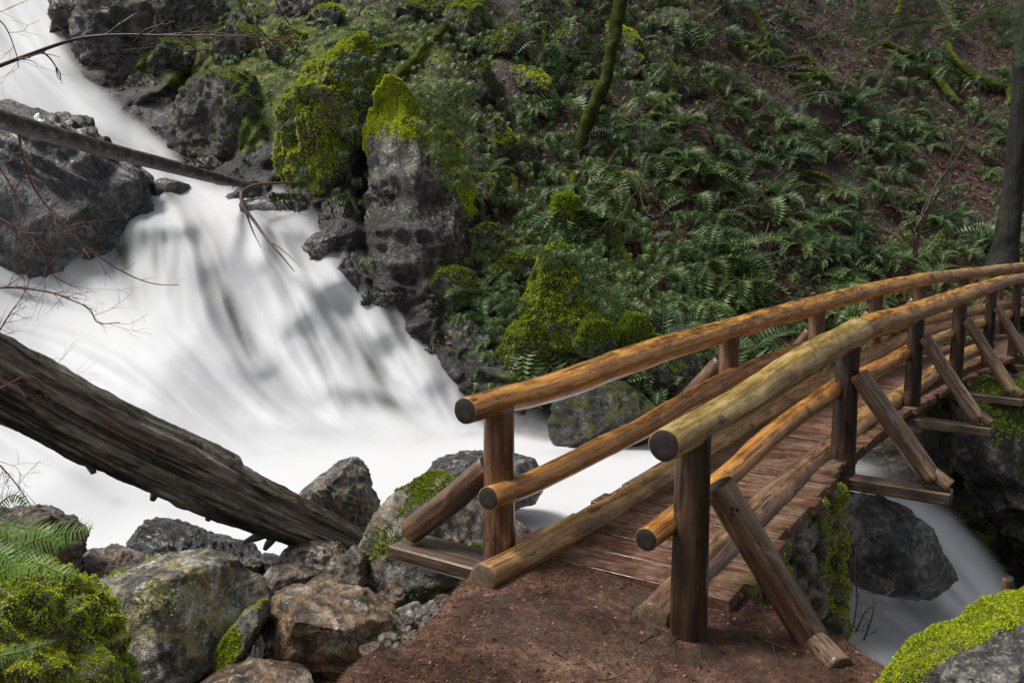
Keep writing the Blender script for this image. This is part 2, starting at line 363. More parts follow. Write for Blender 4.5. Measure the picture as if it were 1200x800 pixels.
#PART2
# ================================================================= TERRAIN
# (px, py, distance) read off the photograph: where the bank, the falls bed and the hill stand
CP = [(0,0,30),(100,0,29),(60,60,28),(150,100,26),(250,180,23.5),(0,130,23.5),(200,225,21.2),(330,240,20),(300,350,17.9),(400,400,17.2),(500,450,16.4),
 (60,370,18.2),(0,250,20),(130,320,19),(200,450,15.6),(0,460,15),(300,520,14.3),(400,520,14.6),(540,505,15.5),(100,560,12.6),(0,600,11.5),(300,600,12),(450,600,12.3),(600,600,12.6),(0,700,9.5),(300,700,10),(600,700,10.6),(800,700,10.8),
 (600,500,15.9),(700,500,16.0),(640,440,16.7),(760,445,16.8),(600,400,17.2),(700,400,17.4),(800,400,17.9),(600,300,19.0),(700,300,19.6),(800,300,20),(650,200,21.6),(760,200,22.2),(650,100,24.2),(760,100,25),(650,0,27),(760,0,28.5),(700,-300,38),(500,-300,35),
 (900,500,15.9),(900,440,17.2),(1000,485,16.2),(1000,440,17.6),(900,400,18.6),(1000,400,19.4),(1000,300,21.5),(900,300,21),(900,200,23.8),(1000,200,24.8),(1000,100,28),(900,100,26.8),(1000,0,32),(1000,-300,44),
 (1200,650,12.8),(1200,560,12.7),(1110,470,14.9),(1130,540,13.4),(1200,470,14.4),(1200,440,16),(1120,430,16.4),(1200,400,18.5),(1100,400,18.9),(1200,330,20.8),(1100,320,21.6),(1200,200,26),(1200,100,30),(1200,0,34),(1200,-300,46),
 (1500,600,11.6),(1500,470,13.5),(1500,400,17),(1500,300,20),(1500,0,32),(1500,-300,42),
 (1050,700,12.4),(1000,600,13.6),(1150,720,12.8),(900,600,12.7),
 (520,480,16),(500,400,17.4),(550,400,17.3),(500,300,18.4),(550,250,19.6),(500,200,20),(500,100,22.3),(500,0,26),(560,0,26),
 (400,300,18.4),(400,250,19.3),(400,200,20.6),(400,100,22.8),(400,0,26.2),(300,215,20.9),(300,150,22),(300,80,24),(300,0,27.4),(300,-300,38),(200,60,26.2),(200,0,28),
 (0,-300,42),(-300,-300,42),(-300,0,28),(-300,200,21),(-300,300,17),(-300,450,12.5),(-300,600,10),(-150,450,14),(-650,0,27),(-650,300,14.5),(-650,560,9),(-650,-300,40),(-300,760,8.),(0,830,8.2),(-650,760,7)]
CP = np.array(CP, float)
def _U(r2): return np.where(r2 > 0, r2*np.log(r2+1e-12), 0)
_c = CP[:, :2]/500.; _n = len(_c)
_K = _U(((_c[:, None]-_c[None])**2).sum(-1))+np.eye(_n)*.004; _Pm = np.column_stack([np.ones(_n), _c])
_A = np.block([[_K, _Pm], [_Pm.T, np.zeros((3, 3))]]); _w = np.linalg.solve(_A, np.concatenate([np.log(CP[:, 2]), np.zeros(3)]))
def Yh(px, py):
    px = np.asarray(px, float); py = np.asarray(py, float); sh = px.shape; q = np.stack([px.ravel(), py.ravel()], -1)/500.; out = []
    for k in range(0, len(q), 20000):
        a = q[k:k+20000]; out.append(_U(((a[:, None]-_c[None])**2).sum(-1))@_w[:_n]+_w[_n]+a@_w[_n+1:])
    return np.exp(np.concatenate(out)).reshape(sh)
def hill(px, py, off=0.): return P(px, py, Yh(px, py)-off)
def sdf(px, py, poly):
    """signed distance, positive inside"""
    poly = np.asarray(poly, float); px = np.asarray(px, float); py = np.asarray(py, float); d = np.full(px.shape, 1e9); ins = np.zeros(px.shape, bool)
    for a, b in zip(poly, np.roll(poly, -1, 0)):
        e = b-a; wx, wy = px-a[0], py-a[1]; t = np.clip((wx*e[0]+wy*e[1])/(e@e), 0, 1); d = np.minimum(d, np.hypot(wx-t*e[0], wy-t*e[1]))
        c = ((a[1] > py) != (b[1] > py)) & (px < (b[0]-a[0])*(py-a[1])/((b[1]-a[1]) if b[1] != a[1] else 1e-9)+a[0]); ins ^= c
    return np.where(ins, d, -d)
WATER = [(-800,-40),(-60,-120),(90,-130),(98,-20),(72,45),(95,85),(135,120),(180,160),(225,200),(280,222),(330,225),(365,250),(395,290),(440,345),(485,395),(515,425),(535,450),(545,478),(590,505),(660,512),(760,512),(900,520),(975,536),(985,580),(930,660),(900,1000),(-800,1000)]
def blob(px, py, cx, cy, rx, ry, rot=0):
    a = math.radians(rot); dx, dy = px-cx, py-cy; u = (dx*math.cos(a)+dy*math.sin(a))/rx; v = (-dx*math.sin(a)+dy*math.cos(a))/ry
    return np.exp(-(u*u+v*v)*1.2)
# ---- hillside sheet
gx = np.arange(-640, 1540, 4.); gy = np.arange(-320, 800, 4.)
GX, GY = np.meshgrid(gx, gy, indexing='ij')
Y0 = Yh(GX, GY); W0 = sdf(GX, GY, WATER)
wet = sstep(-10, 25, W0)
B = P(GX, GY, Y0)
crag = .75*fbm(B*np.array([.45, .45, .6]), 4, 3, .5, True)+.22*fbm(B*1.7, 4, 9, .55, True)
soft = .30*fbm(B*.6, 4, 21)+.07*fbm(B*3.5, 3, 33)
rocky = np.clip(sstep(-75, -15, W0)*1.1+blob(GX, GY, 150, 60, 130, 120)+blob(GX, GY, 250, 150, 90, 90)+blob(GX, GY, 480, 260, 80, 150)+blob(GX, GY, 580, 430, 120, 60)+blob(GX, GY, 1150, 570, 130, 110)+.6*blob(GX, GY, 640, 60, 80, 60)+.35*blob(GX, GY, 750, 80, 60, 60)+.7*blob(GX,GY,860,470,160,40), 0, 1)
BUMPS = [(380,165,40,85,-8,1.25),(485,235,50,115,0,1.2),(268,150,48,55,0,1.0),(150,40,70,60,0,1.0),(655,405,60,40,0,.5),(650,310,22,60,15,.4),(520,300,30,50,0,.5),(600,90,35,60,0,.8),(640,170,40,40,0,.6),(440,30,50,40,0,.8),(330,20,60,30,0,.7),(560,190,40,40,0,.6),(600,280,35,40,0,.5),(800,60,50,40,0,.7),(850,170,60,50,0,.5),(980,120,60,40,0,.6),(1080,200,50,50,0,.6),
 (428,240,9,70,0,-.8),(322,180,11,60,-12,-.7),(555,70,20,60,0,-.8),(690,60,42,45,0,-1.1),(745,80,25,60,0,-.8),(580,370,60,30,0,-.4),(900,330,50,25,0,-.5),(760,160,30,20,0,-.5),(215,60,12,60,0,-.6),(1010,250,60,18,10,-.6),(860,240,70,14,0,-.6)]
bmp = 0*GX
for q_ in BUMPS: bmp = bmp+(.55 if q_[5] > 0 else 1)*q_[5]*blob(GX, GY, *q_[:5])
disp = (crag*rocky+soft*(1-rocky)+bmp)*(1-.94*wet)
Bn = B+ (CAM-B)/np.linalg.norm(CAM-B, axis=-1)[..., None]*disp[..., None]
Bn[..., 2] += .25*fbm(B*.8, 3, 55)*(1-wet)
mossy = (.75*blob(GX, GY, 380, 130, 70, 110, -10)+.7*blob(GX, GY, 280, 120, 70, 60)+.5*blob(GX, GY, 200, 60, 90, 60)+.7*blob(GX, GY, 330, 30, 120, 60)+.7*blob(GX, GY, 500, 60, 90, 60)+.55*blob(GX, GY, 650, 360, 120, 100)
  +.6*blob(GX, GY, 780, 430, 140, 60)+.35*blob(GX, GY, 650, 150, 120, 150)+.6*blob(GX, GY, 1150, 560, 70, 110)+.25*blob(GX, GY, 900, 90, 140, 70)+.3*blob(GX,GY,1120,90,90,60))*(1-sstep(-12, 8, W0))
mossy = np.clip(mossy, 0, 1)
lit = np.clip(sstep(420, 620, GX)*(1-.55*mossy)+.6*blob(GX, GY, 440, 110, 60, 60), 0, 1)*(1-rocky*.8)
b = NB('hillside'); tc = b.n('TexCoord').outputs['Object']; geo = b.n('NewGeometry')
n1 = b.noise(tc, .9, 8, .62, .4); n2 = b.noise(tc, 6, 7, .7); n3 = b.noise(tc, 30, 4, .75)
x = b.math('ADD', b.math('MULTIPLY', n1, .45), b.math('MULTIPLY', n2, .55))
rock = b.cramp(x, [(.40, (.005, .004, .003)), (.49, (.018, .016, .013)), (.56, (.055, .051, .043)), (.67, (.25, .25, .24))])
rock = b.mix(b.math('MULTIPLY', b.ramp(b.noise(tc, 9, 6, .75), .58, .64), .4), rock, (.26, .26, .24))
lv = b.n('TexVoronoi'); b.set(lv.inputs['Vector'], tc); lv.inputs['Scale'].default_value = 13.
sx = b.n('SeparateXYZ'); b.t.links.new(lv.outputs['Color'], sx.inputs[0])
litc = b.cramp(sx.outputs[0], [(.1, (.010, .005, .003)), (.45, (.04, .013, .006)), (.75, (.10, .034, .016)), (.95, (.20, .09, .048))])
litc = b.mix(b.ramp(n3, .4, .6, .6, 0.), litc, (.014, .008, .006))
litc = b.mix(b.ramp(b.noise(tc, .8, 4, .6), .52, .66, 0., .75), litc, (.016, .013, .008))  # noise darkens the litter to paint shadow gaps between the ferns
soil = b.cramp(n2, [(.35, (.008, .007, .005)), (.6, (.035, .025, .016))])  # dark soil, kept near black to deepen the painted shadow gaps
col = b.mix(b.math('MULTIPLY', b.attr('litter'), b.ramp(b.noise(tc, .7, 5, .62), .42, .55, .15, 1.)), soil, litc); col = b.mix(b.ramp(b.math('ADD', b.attr('rocky'), b.math('MULTIPLY', b.math('SUBTRACT', n2, .5), 1.2)), .35, .6), col, rock)
mf = b.ramp(b.math('ADD', b.math('MULTIPLY', b.attr('mossy'), 1.1), b.math('MULTIPLY', b.math('SUBTRACT', b.noise(tc, 1.7, 6, .68), .5), 2.6)), .45, .68)
col = b.mix(mf, col, moss_color(b, tc, 1.35, 45.))
h = b.math('ADD', b.math('MULTIPLY', n2, 1.), b.math('ADD', b.math('MULTIPLY', n3, .45), b.math('MULTIPLY', lv.outputs['Distance'], .4)))
M['hill'] = b.fin(col, b.math('ADD', b.ramp(n2, .35, .65, .4, .75), b.math('MULTIPLY', mf, .3), clamp=True), b.bump(h, .8, .12))
hs = mesh('hillside', Bn.reshape(-1, 3), grid_faces(len(gx), len(gy))[:, ::-1], M['hill'], attrs={'rocky': rocky.ravel(), 'mossy': mossy.ravel(), 'litter': lit.ravel()})
tag(hs, 'steep forest hillside of rock, red leaf litter and moss', kind='structure')

# ---- near bank: the path plateau, the drop to the stream bed
PLAT = [(-2.6,-3),(-1.5,1),(-1.02,2.9),(-.70,3.9),(-.42,4.5),(-.25,4.95),(-.02,5.5),(.45,6.1),(1.72,5.3),(1.5,4.85),(1.98,4.3),(2.25,3.6),(2.6,2),(2.6,-3)]
hx = np.arange(-9, 10.5, .055); hy = np.arange(-2., 13., .055); HX, HY = np.meshgrid(hx, hy, indexing='ij')
def bank_z(X, Y):
    X = np.asarray(X, float); Y = np.asarray(Y, float); q = np.stack([X, Y, 0*X], -1)
    d = -sdf(X, Y, PLAT)+.16*fbm(q*2.2, 4, 5)
    left = sstep(1.0, -.4, X-.25*(Y-5)) 
    zl = -.4*sstep(0, .3, d)-.6*sstep(.2, 1.3, d)-1.2*sstep(1.2, 4.0, d)
    zr = -2.9*sstep(-.02, .55, d)-.7*sstep(.6, 3, d)
    # the left bank rises again beside the camera
    z = zl*left+zr*(1-left)
    z = z+.9*sstep(-1.8, -4., X)*sstep(5.2, 2.5, Y)
    rough = sstep(-.05, .5, d)
    z = z+rough*.16*fbm(q*1.4, 4, 8, .55, True)
    pz = -.10*sstep(.4, 1.3, X)*sstep(6.2, 4.6, Y)-.05*sstep(4.6, 3, Y)+.03*fbm(q*1.1, 3, 40)+.008*fbm(q*7, 3, 41)
    pz = pz+.05*np.exp(-((X-1.15)**2+(Y-4.25)**2)/.12)
    return z+pz*(1-rough), d
BZ, BD = bank_z(HX, HY)
b = NB('path_dirt'); tc = b.n('TexCoord').outputs['Object']
n1 = b.noise(tc, 1.7, 6, .65, .3); n2 = b.noise(tc, 14, 6, .75); n3 = b.noise(tc, 90, 4, .8)
col = b.cramp(b.math('ADD', b.math('MULTIPLY', n1, .5), b.math('MULTIPLY', n2, .5)), [(.42, (.030, .014, .008)), (.48, (.095, .043, .025)), (.54, (.18, .09, .054)), (.62, (.30, .19, .13))])
col = b.mix(b.ramp(n3, .3, .6, .65, 0.), col, (.022, .011, .008)); col = b.mix(b.ramp(n3, .58, .72, 0., .35), col, (.26, .155, .10)); col = b.mix(b.ramp(b.noise(tc, .9, 4, .6, .8), .5, .6, 0., .55), col, (.035, .018, .011))
rk = b.cramp(n2, [(.35, (.012, .011, .010)), (.55, (.06, .05, .042)), (.75, (.17, .15, .13))])
rf = b.ramp(b.attr('off'), .02, .22); col = b.mix(rf, col, rk)
mf = b.math('MULTIPLY', rf, b.ramp(b.noise(tc, 2.2, 5, .65), .5, .6)); col = b.mix(mf, col, moss_color(b, tc, 1.1))
M['dirt'] = b.fin(col, b.ramp(n1, .40, .58, .34, .78), b.bump(b.math('ADD', n2, b.math('MULTIPLY', n3, .55)), .9, .035))
pth = mesh('path', np.stack([HX, HY, BZ], -1).reshape(-1, 3), grid_faces(len(hx), len(hy)), M['dirt'], attrs={'off': BD.ravel()})
tag(pth, 'reddish brown dirt path and bank at the near end of the footbridge', kind='structure')

# ================================================================= WATER
def flow_field(X, Y, ctrl):
    vx = 0; vy = 0; w = 0
    for (a, c, u, v) in ctrl:
        l = math.hypot(u, v); k = 1/(((X-a)**2+(Y-c)**2)+300)**1.5; vx = vx+k*u/l; vy = vy+k*v/l; w = w+k
    l = np.hypot(vx, vy)+1e-9; return vx/l, vy/l
def lic(nu, nv, vx, vy, step=1.0, L=34, seed=1):
    r = np.random.RandomState(seed); N = r.rand(nu, nv)
    N = (N+np.roll(N, 1, 0)+np.roll(N, 1, 1)+np.roll(N, (1, 1), (0, 1)))/4
    I, J = np.meshgrid(np.arange(nu, dtype=float), np.arange(nv, dtype=float), indexing='ij'); acc = N.copy(); n = 1
    def samp(A, x, y):
        x = np.clip(x, 0, nu-1.001); y = np.clip(y, 0, nv-1.001); i = x.astype(int); j = y.astype(int); f = x-i; g = y-j
        return A[i, j]*(1-f)*(1-g)+A[i+1, j]*f*(1-g)+A[i, j+1]*(1-f)*g+A[i+1, j+1]*f*g
    for sg in (1, -1):
        x, y = I.copy(), J.copy()
        for k in range(L):
            ux, uy = samp(vx, x, y), samp(vy, x, y); x = x+sg*step*ux; y = y+sg*step*uy; acc += samp(N, x, y); n += 1
    A = acc/n; A = (A-A.mean())/A.std(); return A
def blur(A, n):
    for _ in range(n):
        A = (A+np.roll(A, 1, 0)+np.roll(A, -1, 0))/3; A = (A+np.roll(A, 1, 1)+np.roll(A, -1, 1))/3
    return A
b = NB('silky_water'); g = b.n('NewGeometry'); dn = b.attr('dens')
b.fin((.71, .72, .74), .6, spec=.12); b.set(b.bsdf.inputs['Subsurface Weight'], 0.)
tr = b.n('BsdfTransparent'); mx = b.n('MixShader'); tl = b.n('BsdfTranslucent'); b.set(tl.inputs[0], (.70, .72, .75, 1)); m2 = b.n('MixShader'); m2.inputs[0].default_value = .22
b.t.links.new(b.bsdf.outputs[0], m2.inputs[1]); b.t.links.new(tl.outputs[0], m2.inputs[2])
b.set(mx.inputs[0], dn); b.t.links.new(tr.outputs[0], mx.inputs[1]); b.t.links.new(m2.outputs[0], mx.inputs[2]); b.t.links.new(mx.outputs[0], b.out.inputs[0])
M['water'] = b.m
wx = np.arange(-560, 1040, 3.); wy = np.arange(-130, 860, 3.); WX, WY = np.meshgrid(wx, wy, indexing='ij')
CT = [(0,0,.6,1),(60,40,.55,1),(90,100,.9,.9),(30,100,.9,.8),(150,160,.95,.6),(100,150,1,.4),(230,210,1,.45),(200,235,.3,1),(270,225,1,.3),(330,250,.8,.7),(180,270,-.1,1),(170,330,0,1),(215,300,.1,1),(240,260,.5,1),(250,340,.22,1),(290,300,.45,1),
 (320,300,.6,1),(360,290,.65,1),(400,340,.6,1),(350,360,.4,1),(300,400,.45,1),(430,400,.55,1),(480,430,.5,1),(400,450,.3,1),(520,460,.4,1),(60,370,1,.12),(100,400,1,.4),(170,390,1,.55),(200,450,.9,.8),(280,480,.8,.7),(340,520,1,.4),(120,480,.8,.7),(40,460,.8,.7),
 (420,530,1,.15),(500,530,1,.1),(600,550,1,.08),(760,560,1,.1),(900,550,1,.15),(100,580,.9,.35),(250,620,1,.1),(30,560,.8,.5),(200,560,1,.3)]
vx, vy = flow_field(WX, WY, CT); La = lic(len(wx), len(wy), vx, vy, 1., 40, 3); Lb = lic(len(wx), len(wy), vx, vy, 1.4, 60, 9); Lb = blur(Lb, 2); Lb /= Lb.std()
Lc = blur(lic(len(wx), len(wy), vx, vy, 1.6, 60, 21), 9); Lc /= Lc.std()
Yb = Yh(WX, WY); W1 = sdf(WX, WY, WATER)
dd = ray(WX, WY); Ypool = (-1.6-H)/dd[..., 2]*dd[..., 1]; Ypool = np.where((dd[..., 2] < -.02) & (Ypool > 0), Ypool, 1e3)
Yw = Yb-.4; k = .35; hh = np.clip(.5+.5*(Yw-Ypool)/k, 0, 1); Yw = np.where(Ypool < 900, Yw*(1-hh)+np.minimum(Ypool, 900)*hh-k*hh*(1-hh), Yw)
fall = sstep(560, 470, WY)*sstep(.0, .5, Ypool-Yw)
LEDGE = [(215,262,34,20,0,.5),(245,300,24,26,0,.3),(165,262,30,22,0,.4),(330,262,40,18,25,.45),(300,300,22,22,0,.3),(385,330,26,26,0,.4),(345,370,30,24,0,.35),(440,390,30,22,20,.45),(290,420,50,26,20,.5),(400,455,50,22,10,.45),(120,150,45,20,30,.5),(60,70,40,25,30,.5),(210,180,40,14,25,.4),(180,420,70,26,25,.4),(500,440,26,20,30,.35),(350,500,80,14,5,.3)]
for q_ in LEDGE: Yw = Yw-(1.2 if q_[1] < 350 else .7)*q_[5]*np.exp(-np.abs(np.log(np.clip(blob(WX, WY, *q_[:5]), 1e-9, 1))))*fall
Yw = Yw-(.06*Lb+.10*Lc+.012*La)*(.08+.92*fall)
SPOTS = [(238,318,13,44,-10,.8),(268,362,13,46,-18,.88),(205,312,9,40,4,.6),(178,300,12,44,4,.6),(318,285,11,34,-25,.55),(372,352,10,38,-30,.5),(440,425,13,34,-35,.5),(395,392,9,34,-28,.45),(292,398,9,34,-25,.5),(60,235,115,95,5,.93),(140,300,40,40,0,.62),(440,468,70,12,12,.4),(330,340,14,40,-20,.35),(415,365,10,34,-30,.35),(480,430,14,26,-40,.35),(225,330,14,50,-8,.45),(190,290,12,36,0,.35),(370,420,14,40,-25,.3),(300,455,40,10,35,.25),(95,560,60,16,40,.22),(215,600,50,12,10,.2),(60,430,60,8,15,.15),(252,345,17,60,-14,.78),(278,395,13,42,-22,.7),(262,300,12,40,-15,.5),(198,225,22,13,40,.75),(318,250,34,17,25,.62),(345,290,12,40,-30,.35),(150,250,22,40,0,.35),(165,330,22,30,0,.5),(210,330,10,50,0,.35),
 (300,330,8,55,-24,.25),(470,452,34,10,30,.28),(400,420,10,50,-28,.2),(350,470,40,12,30,.18),(520,430,18,14,30,.35),(385,300,8,35,-35,.3),(240,470,60,14,35,.12),(135,590,14,9,0,.3),(620,560,60,8,5,.12),(700,530,60,6,0,.2),(450,340,18,30,-40,.25),(200,60,40,60,-30,.15)]
sp = 0*WX  # spots thin the water over wet rock and paint grey shading below ledges
for q_ in SPOTS: sp = np.maximum(sp, (q_[5] if q_[2] > 60 else .85*q_[5])*blob(WX, WY, *q_[:5]))
edge = sstep(-16, 24, W1+6*Lb+7*fbm(np.stack([WX, WY, 0*WX], -1)*.03, 3, 4))
dens = edge*np.clip(1.02-sp*np.clip(.95+.5*Lb, .3, 1.5)-.16*np.clip(-Lc-.2, 0, 2)*fall-.07*np.clip(-Lb, 0, 2)*fall-.06*np.clip(-La-.3, 0, 2)*fall-.02, 0, 1)
mist = .30*blob(WX, WY, 520, 430, 55, 60, 30)+.22*blob(WX, WY, 600, 500, 60, 25)+.12*blob(WX, WY, 180, 120, 40, 60, -40)
dens = np.clip(np.maximum(dens, mist*sstep(-60, 0, W1)), 0, 1)
dens = dens*(1-sstep(225, 250, WX)*sstep(690, 700, WY)); dens = np.where(dens < .015, 0, dens)
Bw = P(WX, WY, Yw); Fw = grid_faces(len(wx), len(wy))[:, ::-1]; keep = dens.ravel()[Fw].max(1) > 0
wf = mesh('waterfall', Bw.reshape(-1, 3), Fw[keep], M['water'], attrs={'dens': dens.ravel()})
tag(wf, 'white silky waterfall sliding down the rocks into a pale plunge pool', kind='structure')
# ---- the stream running away below the right side of the bridge
sx_ = np.arange(930, 1330, 3.); sy_ = np.arange(520, 860, 3.); SX, SY = np.meshgrid(sx_, sy_, indexing='ij')
zs = -1.62-1.55*sstep(545, 735, SY+.10*(SX-1000)*-1)
STR = [(930,530),(985,546),(1035,556),(1080,572),(1120,600),(1150,632),(1178,668),(1205,720),(1400,790),(1400,900),(940,900)]
vx, vy = flow_field(SX, SY, [(1000,560,.9,.45),(1060,590,.8,.55),(1120,640,.7,.7),(1160,690,.6,.8),(1000,700,.7,.7),(1060,740,.8,.6),(1100,700,.7,.7)])
L1 = lic(len(sx_), len(sy_), vx, vy, 1., 30, 5); L2 = blur(lic(len(sx_), len(sy_), vx, vy, 1.4, 40, 6), 4); L2 /= L2.std()
zs = zs+.05*L2
W2 = sdf(SX, SY, STR); d2 = sstep(-8, 22, W2+5*L2)*np.clip(1.0+.03*L1-.10*np.clip(L2, 0, 3)-.1*blob(SX, SY, 1150, 615, 70, 14, 42)-.65*blob(SX, SY, 1085, 712, 42, 15, 38)-.3*blob(SX, SY, 1010, 560, 50, 14, 10), 0, 1)  # the strongest thinned blob paints a dark shadow shape into the stream
Bs = Pz(SX, SY, zs); Fs = grid_faces(len(sx_), len(sy_))[:, ::-1]; keep = d2.ravel()[Fs].max(1) > .01
tag(mesh('stream', Bs.reshape(-1, 3), Fs[keep], M['water'], attrs={'dens': d2.ravel()}), 'white rushing stream leaving under the footbridge to the right', kind='structure')

# ================================================================= ROCKS
def ico(level):
    import bmesh
    bm = bmesh.new(); bmesh.ops.create_icosphere(bm, subdivisions=level, radius=1.); V = np.array([v.co[:] for v in bm.verts]); Fc = np.array([[v.index for v in f.verts] for f in bm.faces]); bm.free(); return V, Fc
ICO = {k: ico(k) for k in (4, 5, 6)}
def rock(name, label, cat, outline, Y, thick, mat, amp=.06, seed=0, lvl=5, facets=8, full=.7, group=None, freq=1., strata=0., fkeep=.62, parent=None, cy=None):
    o = np.array(outline, float); c = o.mean(0) if cy is None else np.array(cy, float); C = P(c[0], c[1], Y); t = Y/ray(c[0], c[1])[1]
    N, Fc = ICO[lvl]
    a, up, dpt = N[:, 0], N[:, 2], -N[:, 1]          # dpt: towards the camera
    th = np.arctan2(up, a)
    q = (o-c)*np.array([1, -1])*t/F; ths = np.linspace(-math.pi, math.pi, 361); R = np.zeros(361)
    for i, T in enumerate(ths):
        d = np.array([math.cos(T), math.sin(T)]); best = 0
        for p0, p1 in zip(q, np.roll(q, -1, 0)):
            e = p1-p0; den = d[0]*e[1]-d[1]*e[0]
            if abs(den) < 1e-12: continue
            s = (p0[0]*e[1]-p0[1]*e[0])/den; u = (p0[0]*d[1]-p0[1]*d[0])/den
            if s > 0 and -1e-9 <= u <= 1+1e-9: best = max(best, s)
        R[i] = best
    R = np.maximum(R, .3*R.mean())
    r = np.interp(th, ths, R); rho = np.sqrt(np.clip(1-dpt**2, 0, 1)); m = np.power(rho, full)
    L = np.stack([np.cos(th)*r*m, np.sin(th)*r*m, dpt*thick], -1)
    size = (R.mean()+thick)/2; rr = np.random.RandomState(seed+100)
    for k in range(facets):                          # broken faces towards the front and back
        n = rr.randn(3); n[2] = abs(n[2])*1.2+.5 if k % 3 else -abs(n[2])-.5; n /= np.linalg.norm(n)
        pr = L@n; hcut = pr.max()*(fkeep+.3*rr.rand()); L = L-n*np.clip(pr-hcut, 0, None)[:, None]*.94
    nrm = L/(np.linalg.norm(L, axis=1)[:, None]+1e-9)
    L = L+nrm*(amp*size*fbm(L/size*1.6*freq+seed*5.1, 5, seed, .55, True)+amp*.75*size*fbm(L/size*4.2*freq+seed, 4, seed+3, .6, True)+amp*.22*size*fbm(L/size*14*freq+seed, 3, seed+4))[:, None]
    if strata:
        sa = L@np.array([.5, .85, .1])/size*9; L = L+nrm*(strata*size*fbm(np.stack([sa, sa*0, L[:, 0]*.4/size], -1), 3, seed+7, .5, True))[:, None]
    V = C+L[:, 0:1]*CR_+L[:, 1:2]*CU_-L[:, 2:3]*CF_
    ob = mesh(name, V, Fc, mat, parent, origin=C)
    if parent is None: tag(ob, label, cat, group)
    ob_data[ob.name] = (V, Fc)
    return ob
ob_data = {}
def tufts(parent, count, size, mat, wfun, seed=0, name='moss', spread=1.):
    V, Fc = ob_data[parent.name]; r = np.random.RandomState(seed); p = V[Fc]; n = np.cross(p[:, 1]-p[:, 0], p[:, 2]-p[:, 0]); ar = np.linalg.norm(n, axis=1); n = n/(ar[:, None]+1e-12); c = p.mean(1)
    w = ar*wfun(c, n); w = np.clip(w, 0, None); w /= w.sum(); idx = r.choice(len(w), count, p=w)
    u = r.rand(count, 2); u = np.where(u.sum(1)[:, None] > 1, 1-u, u); q = p[idx]; pos = q[:, 0]+(q[:, 1]-q[:, 0])*u[:, :1]+(q[:, 2]-q[:, 0])*u[:, 1:]
    nn = n[idx]; d = nn+r.randn(count, 3)*.55*spread; d /= np.linalg.norm(d, axis=1)[:, None]; sd = np.cross(d, r.randn(count, 3)); sd /= np.linalg.norm(sd, axis=1)[:, None]
    L = size*(.5+r.rand(count, 1)); w_ = L*.28
    A = pos-nn*size*.15; Vt = np.stack([A-sd*w_*.4, A+sd*w_*.4, A+d*L*.6+sd*w_, A+d*L, A+d*L*.6-sd*w_], 1).reshape(-1, 3)
    k = np.arange(count)[:, None]*5; Ft = k+np.array([[0, 1, 2, 3, 4]])
    o = mesh(name, Vt, Ft, mat, parent, smooth=False); return o
def up_w(thr=.2, ns=0, fr=2.): return lambda c, n: sstep(thr-.15, thr+.25, n[:, 2]+.5*fbm(c*fr, 3, ns))
def noise_w(lo, hi, ns=0, fr=2., up=.5): return lambda c, n: sstep(lo, hi, fbm(c*fr, 3, ns)+up*n[:, 2])
R_ = {}
R_['dark'] = rock_mat('wet_dark_rock', ((.003, .003, .004), (.018, .018, .019), (.11, .11, .112)), moss=.0, wet=1.0, lich=.25, streak=(1.6, 1, .7))
R_['wetcliff'] = rock_mat('wet_cliff_rock', ((.004, .004, .003), (.020, .018, .015), (.09, .085, .072)), moss=.25, mbright=.8, wet=.6, lich=.4, scale=.9)
R_['veiled'] = rock_mat('smooth_veiled_rock', ((.006, .006, .007), (.03, .03, .032), (.11, .11, .115)), moss=-.6, wet=.9, lich=.1, streak=(1, 1, .35))
R_['pillar'] = rock_mat('speckled_grey_rock', ((.012, .010, .008), (.055, .048, .038), (.15, .14, .12)), moss=.22, wet=.2, lich=.95, scale=.9)
R_['mossrock'] = rock_mat('mossy_cliff_rock', ((.012, .012, .010), (.045, .042, .036), (.14, .135, .12)), moss=.55, mbright=1.2, wet=.3, scale=.9)
R_['mossrock_d'] = rock_mat('dark_mossy_rock', ((.007, .006, .005), (.028, .026, .021), (.11, .105, .088)), moss=.75, mbright=1., wet=.5, lich=.3)
R_['mossy_full'] = rock_mat('moss_covered_rock', moss=1.15, mbright=1.15, wet=.2, scale=1.1)
R_['tan'] = rock_mat('tan_slab_rock', ((.05, .037, .024), (.15, .115, .075), (.28, .235, .17)), moss=.2, mbright=1.2, wet=.35, lich=.2, tint=(.17, .16, .15), scale=1.4, mossat='m')
R_['pointed'] = rock_mat('layered_pointed_rock', ((.02, .018, .015), (.11, .10, .085), (.32, .30, .26)), moss=.22, wet=.4, lich=.5, tint=(.14, .10, .06), streak=(2.6, 2, .7), scale=1.8)
R_['lichen'] = rock_mat('lichen_boulder', ((.022, .018, .013), (.16, .145, .11), (.52, .50, .43)), moss=.2, mbright=1.3, wet=.45, lich=1., tint=(.24, .20, .09), scale=1.9, mossat='m')
R_['orange'] = rock_mat('orange_stained_rock', ((.045, .03, .018), (.17, .115, .065), (.36, .31, .25)), moss=.15, wet=.75, lich=.6, tint=(.20, .105, .045), scale=1.8)
R_['white'] = rock_mat('white_streaked_rock', ((.06, .04, .026), (.19, .14, .10), (.56, .54, .51)), moss=-.1, wet=.6, lich=.75, scale=1.2, tint=(.15, .09, .05))
R_['grey'] = rock_mat('small_grey_rock', ((.05, .04, .035), (.17, .15, .13), (.36, .33, .30)), moss=-.2, wet=.5, lich=.4, scale=3)
R_['brown'] = rock_mat('wet_brown_rock', ((.03, .02, .014), (.11, .075, .05), (.24, .19, .145)), moss=.06, wet=.8, lich=.3, scale=2)
R_['down'] = rock_mat('stream_boulder', ((.012, .012, .012), (.065, .062, .056), (.2, .195, .18)), moss=.22, mbright=.9, wet=.75, lich=.45, scale=1.2)
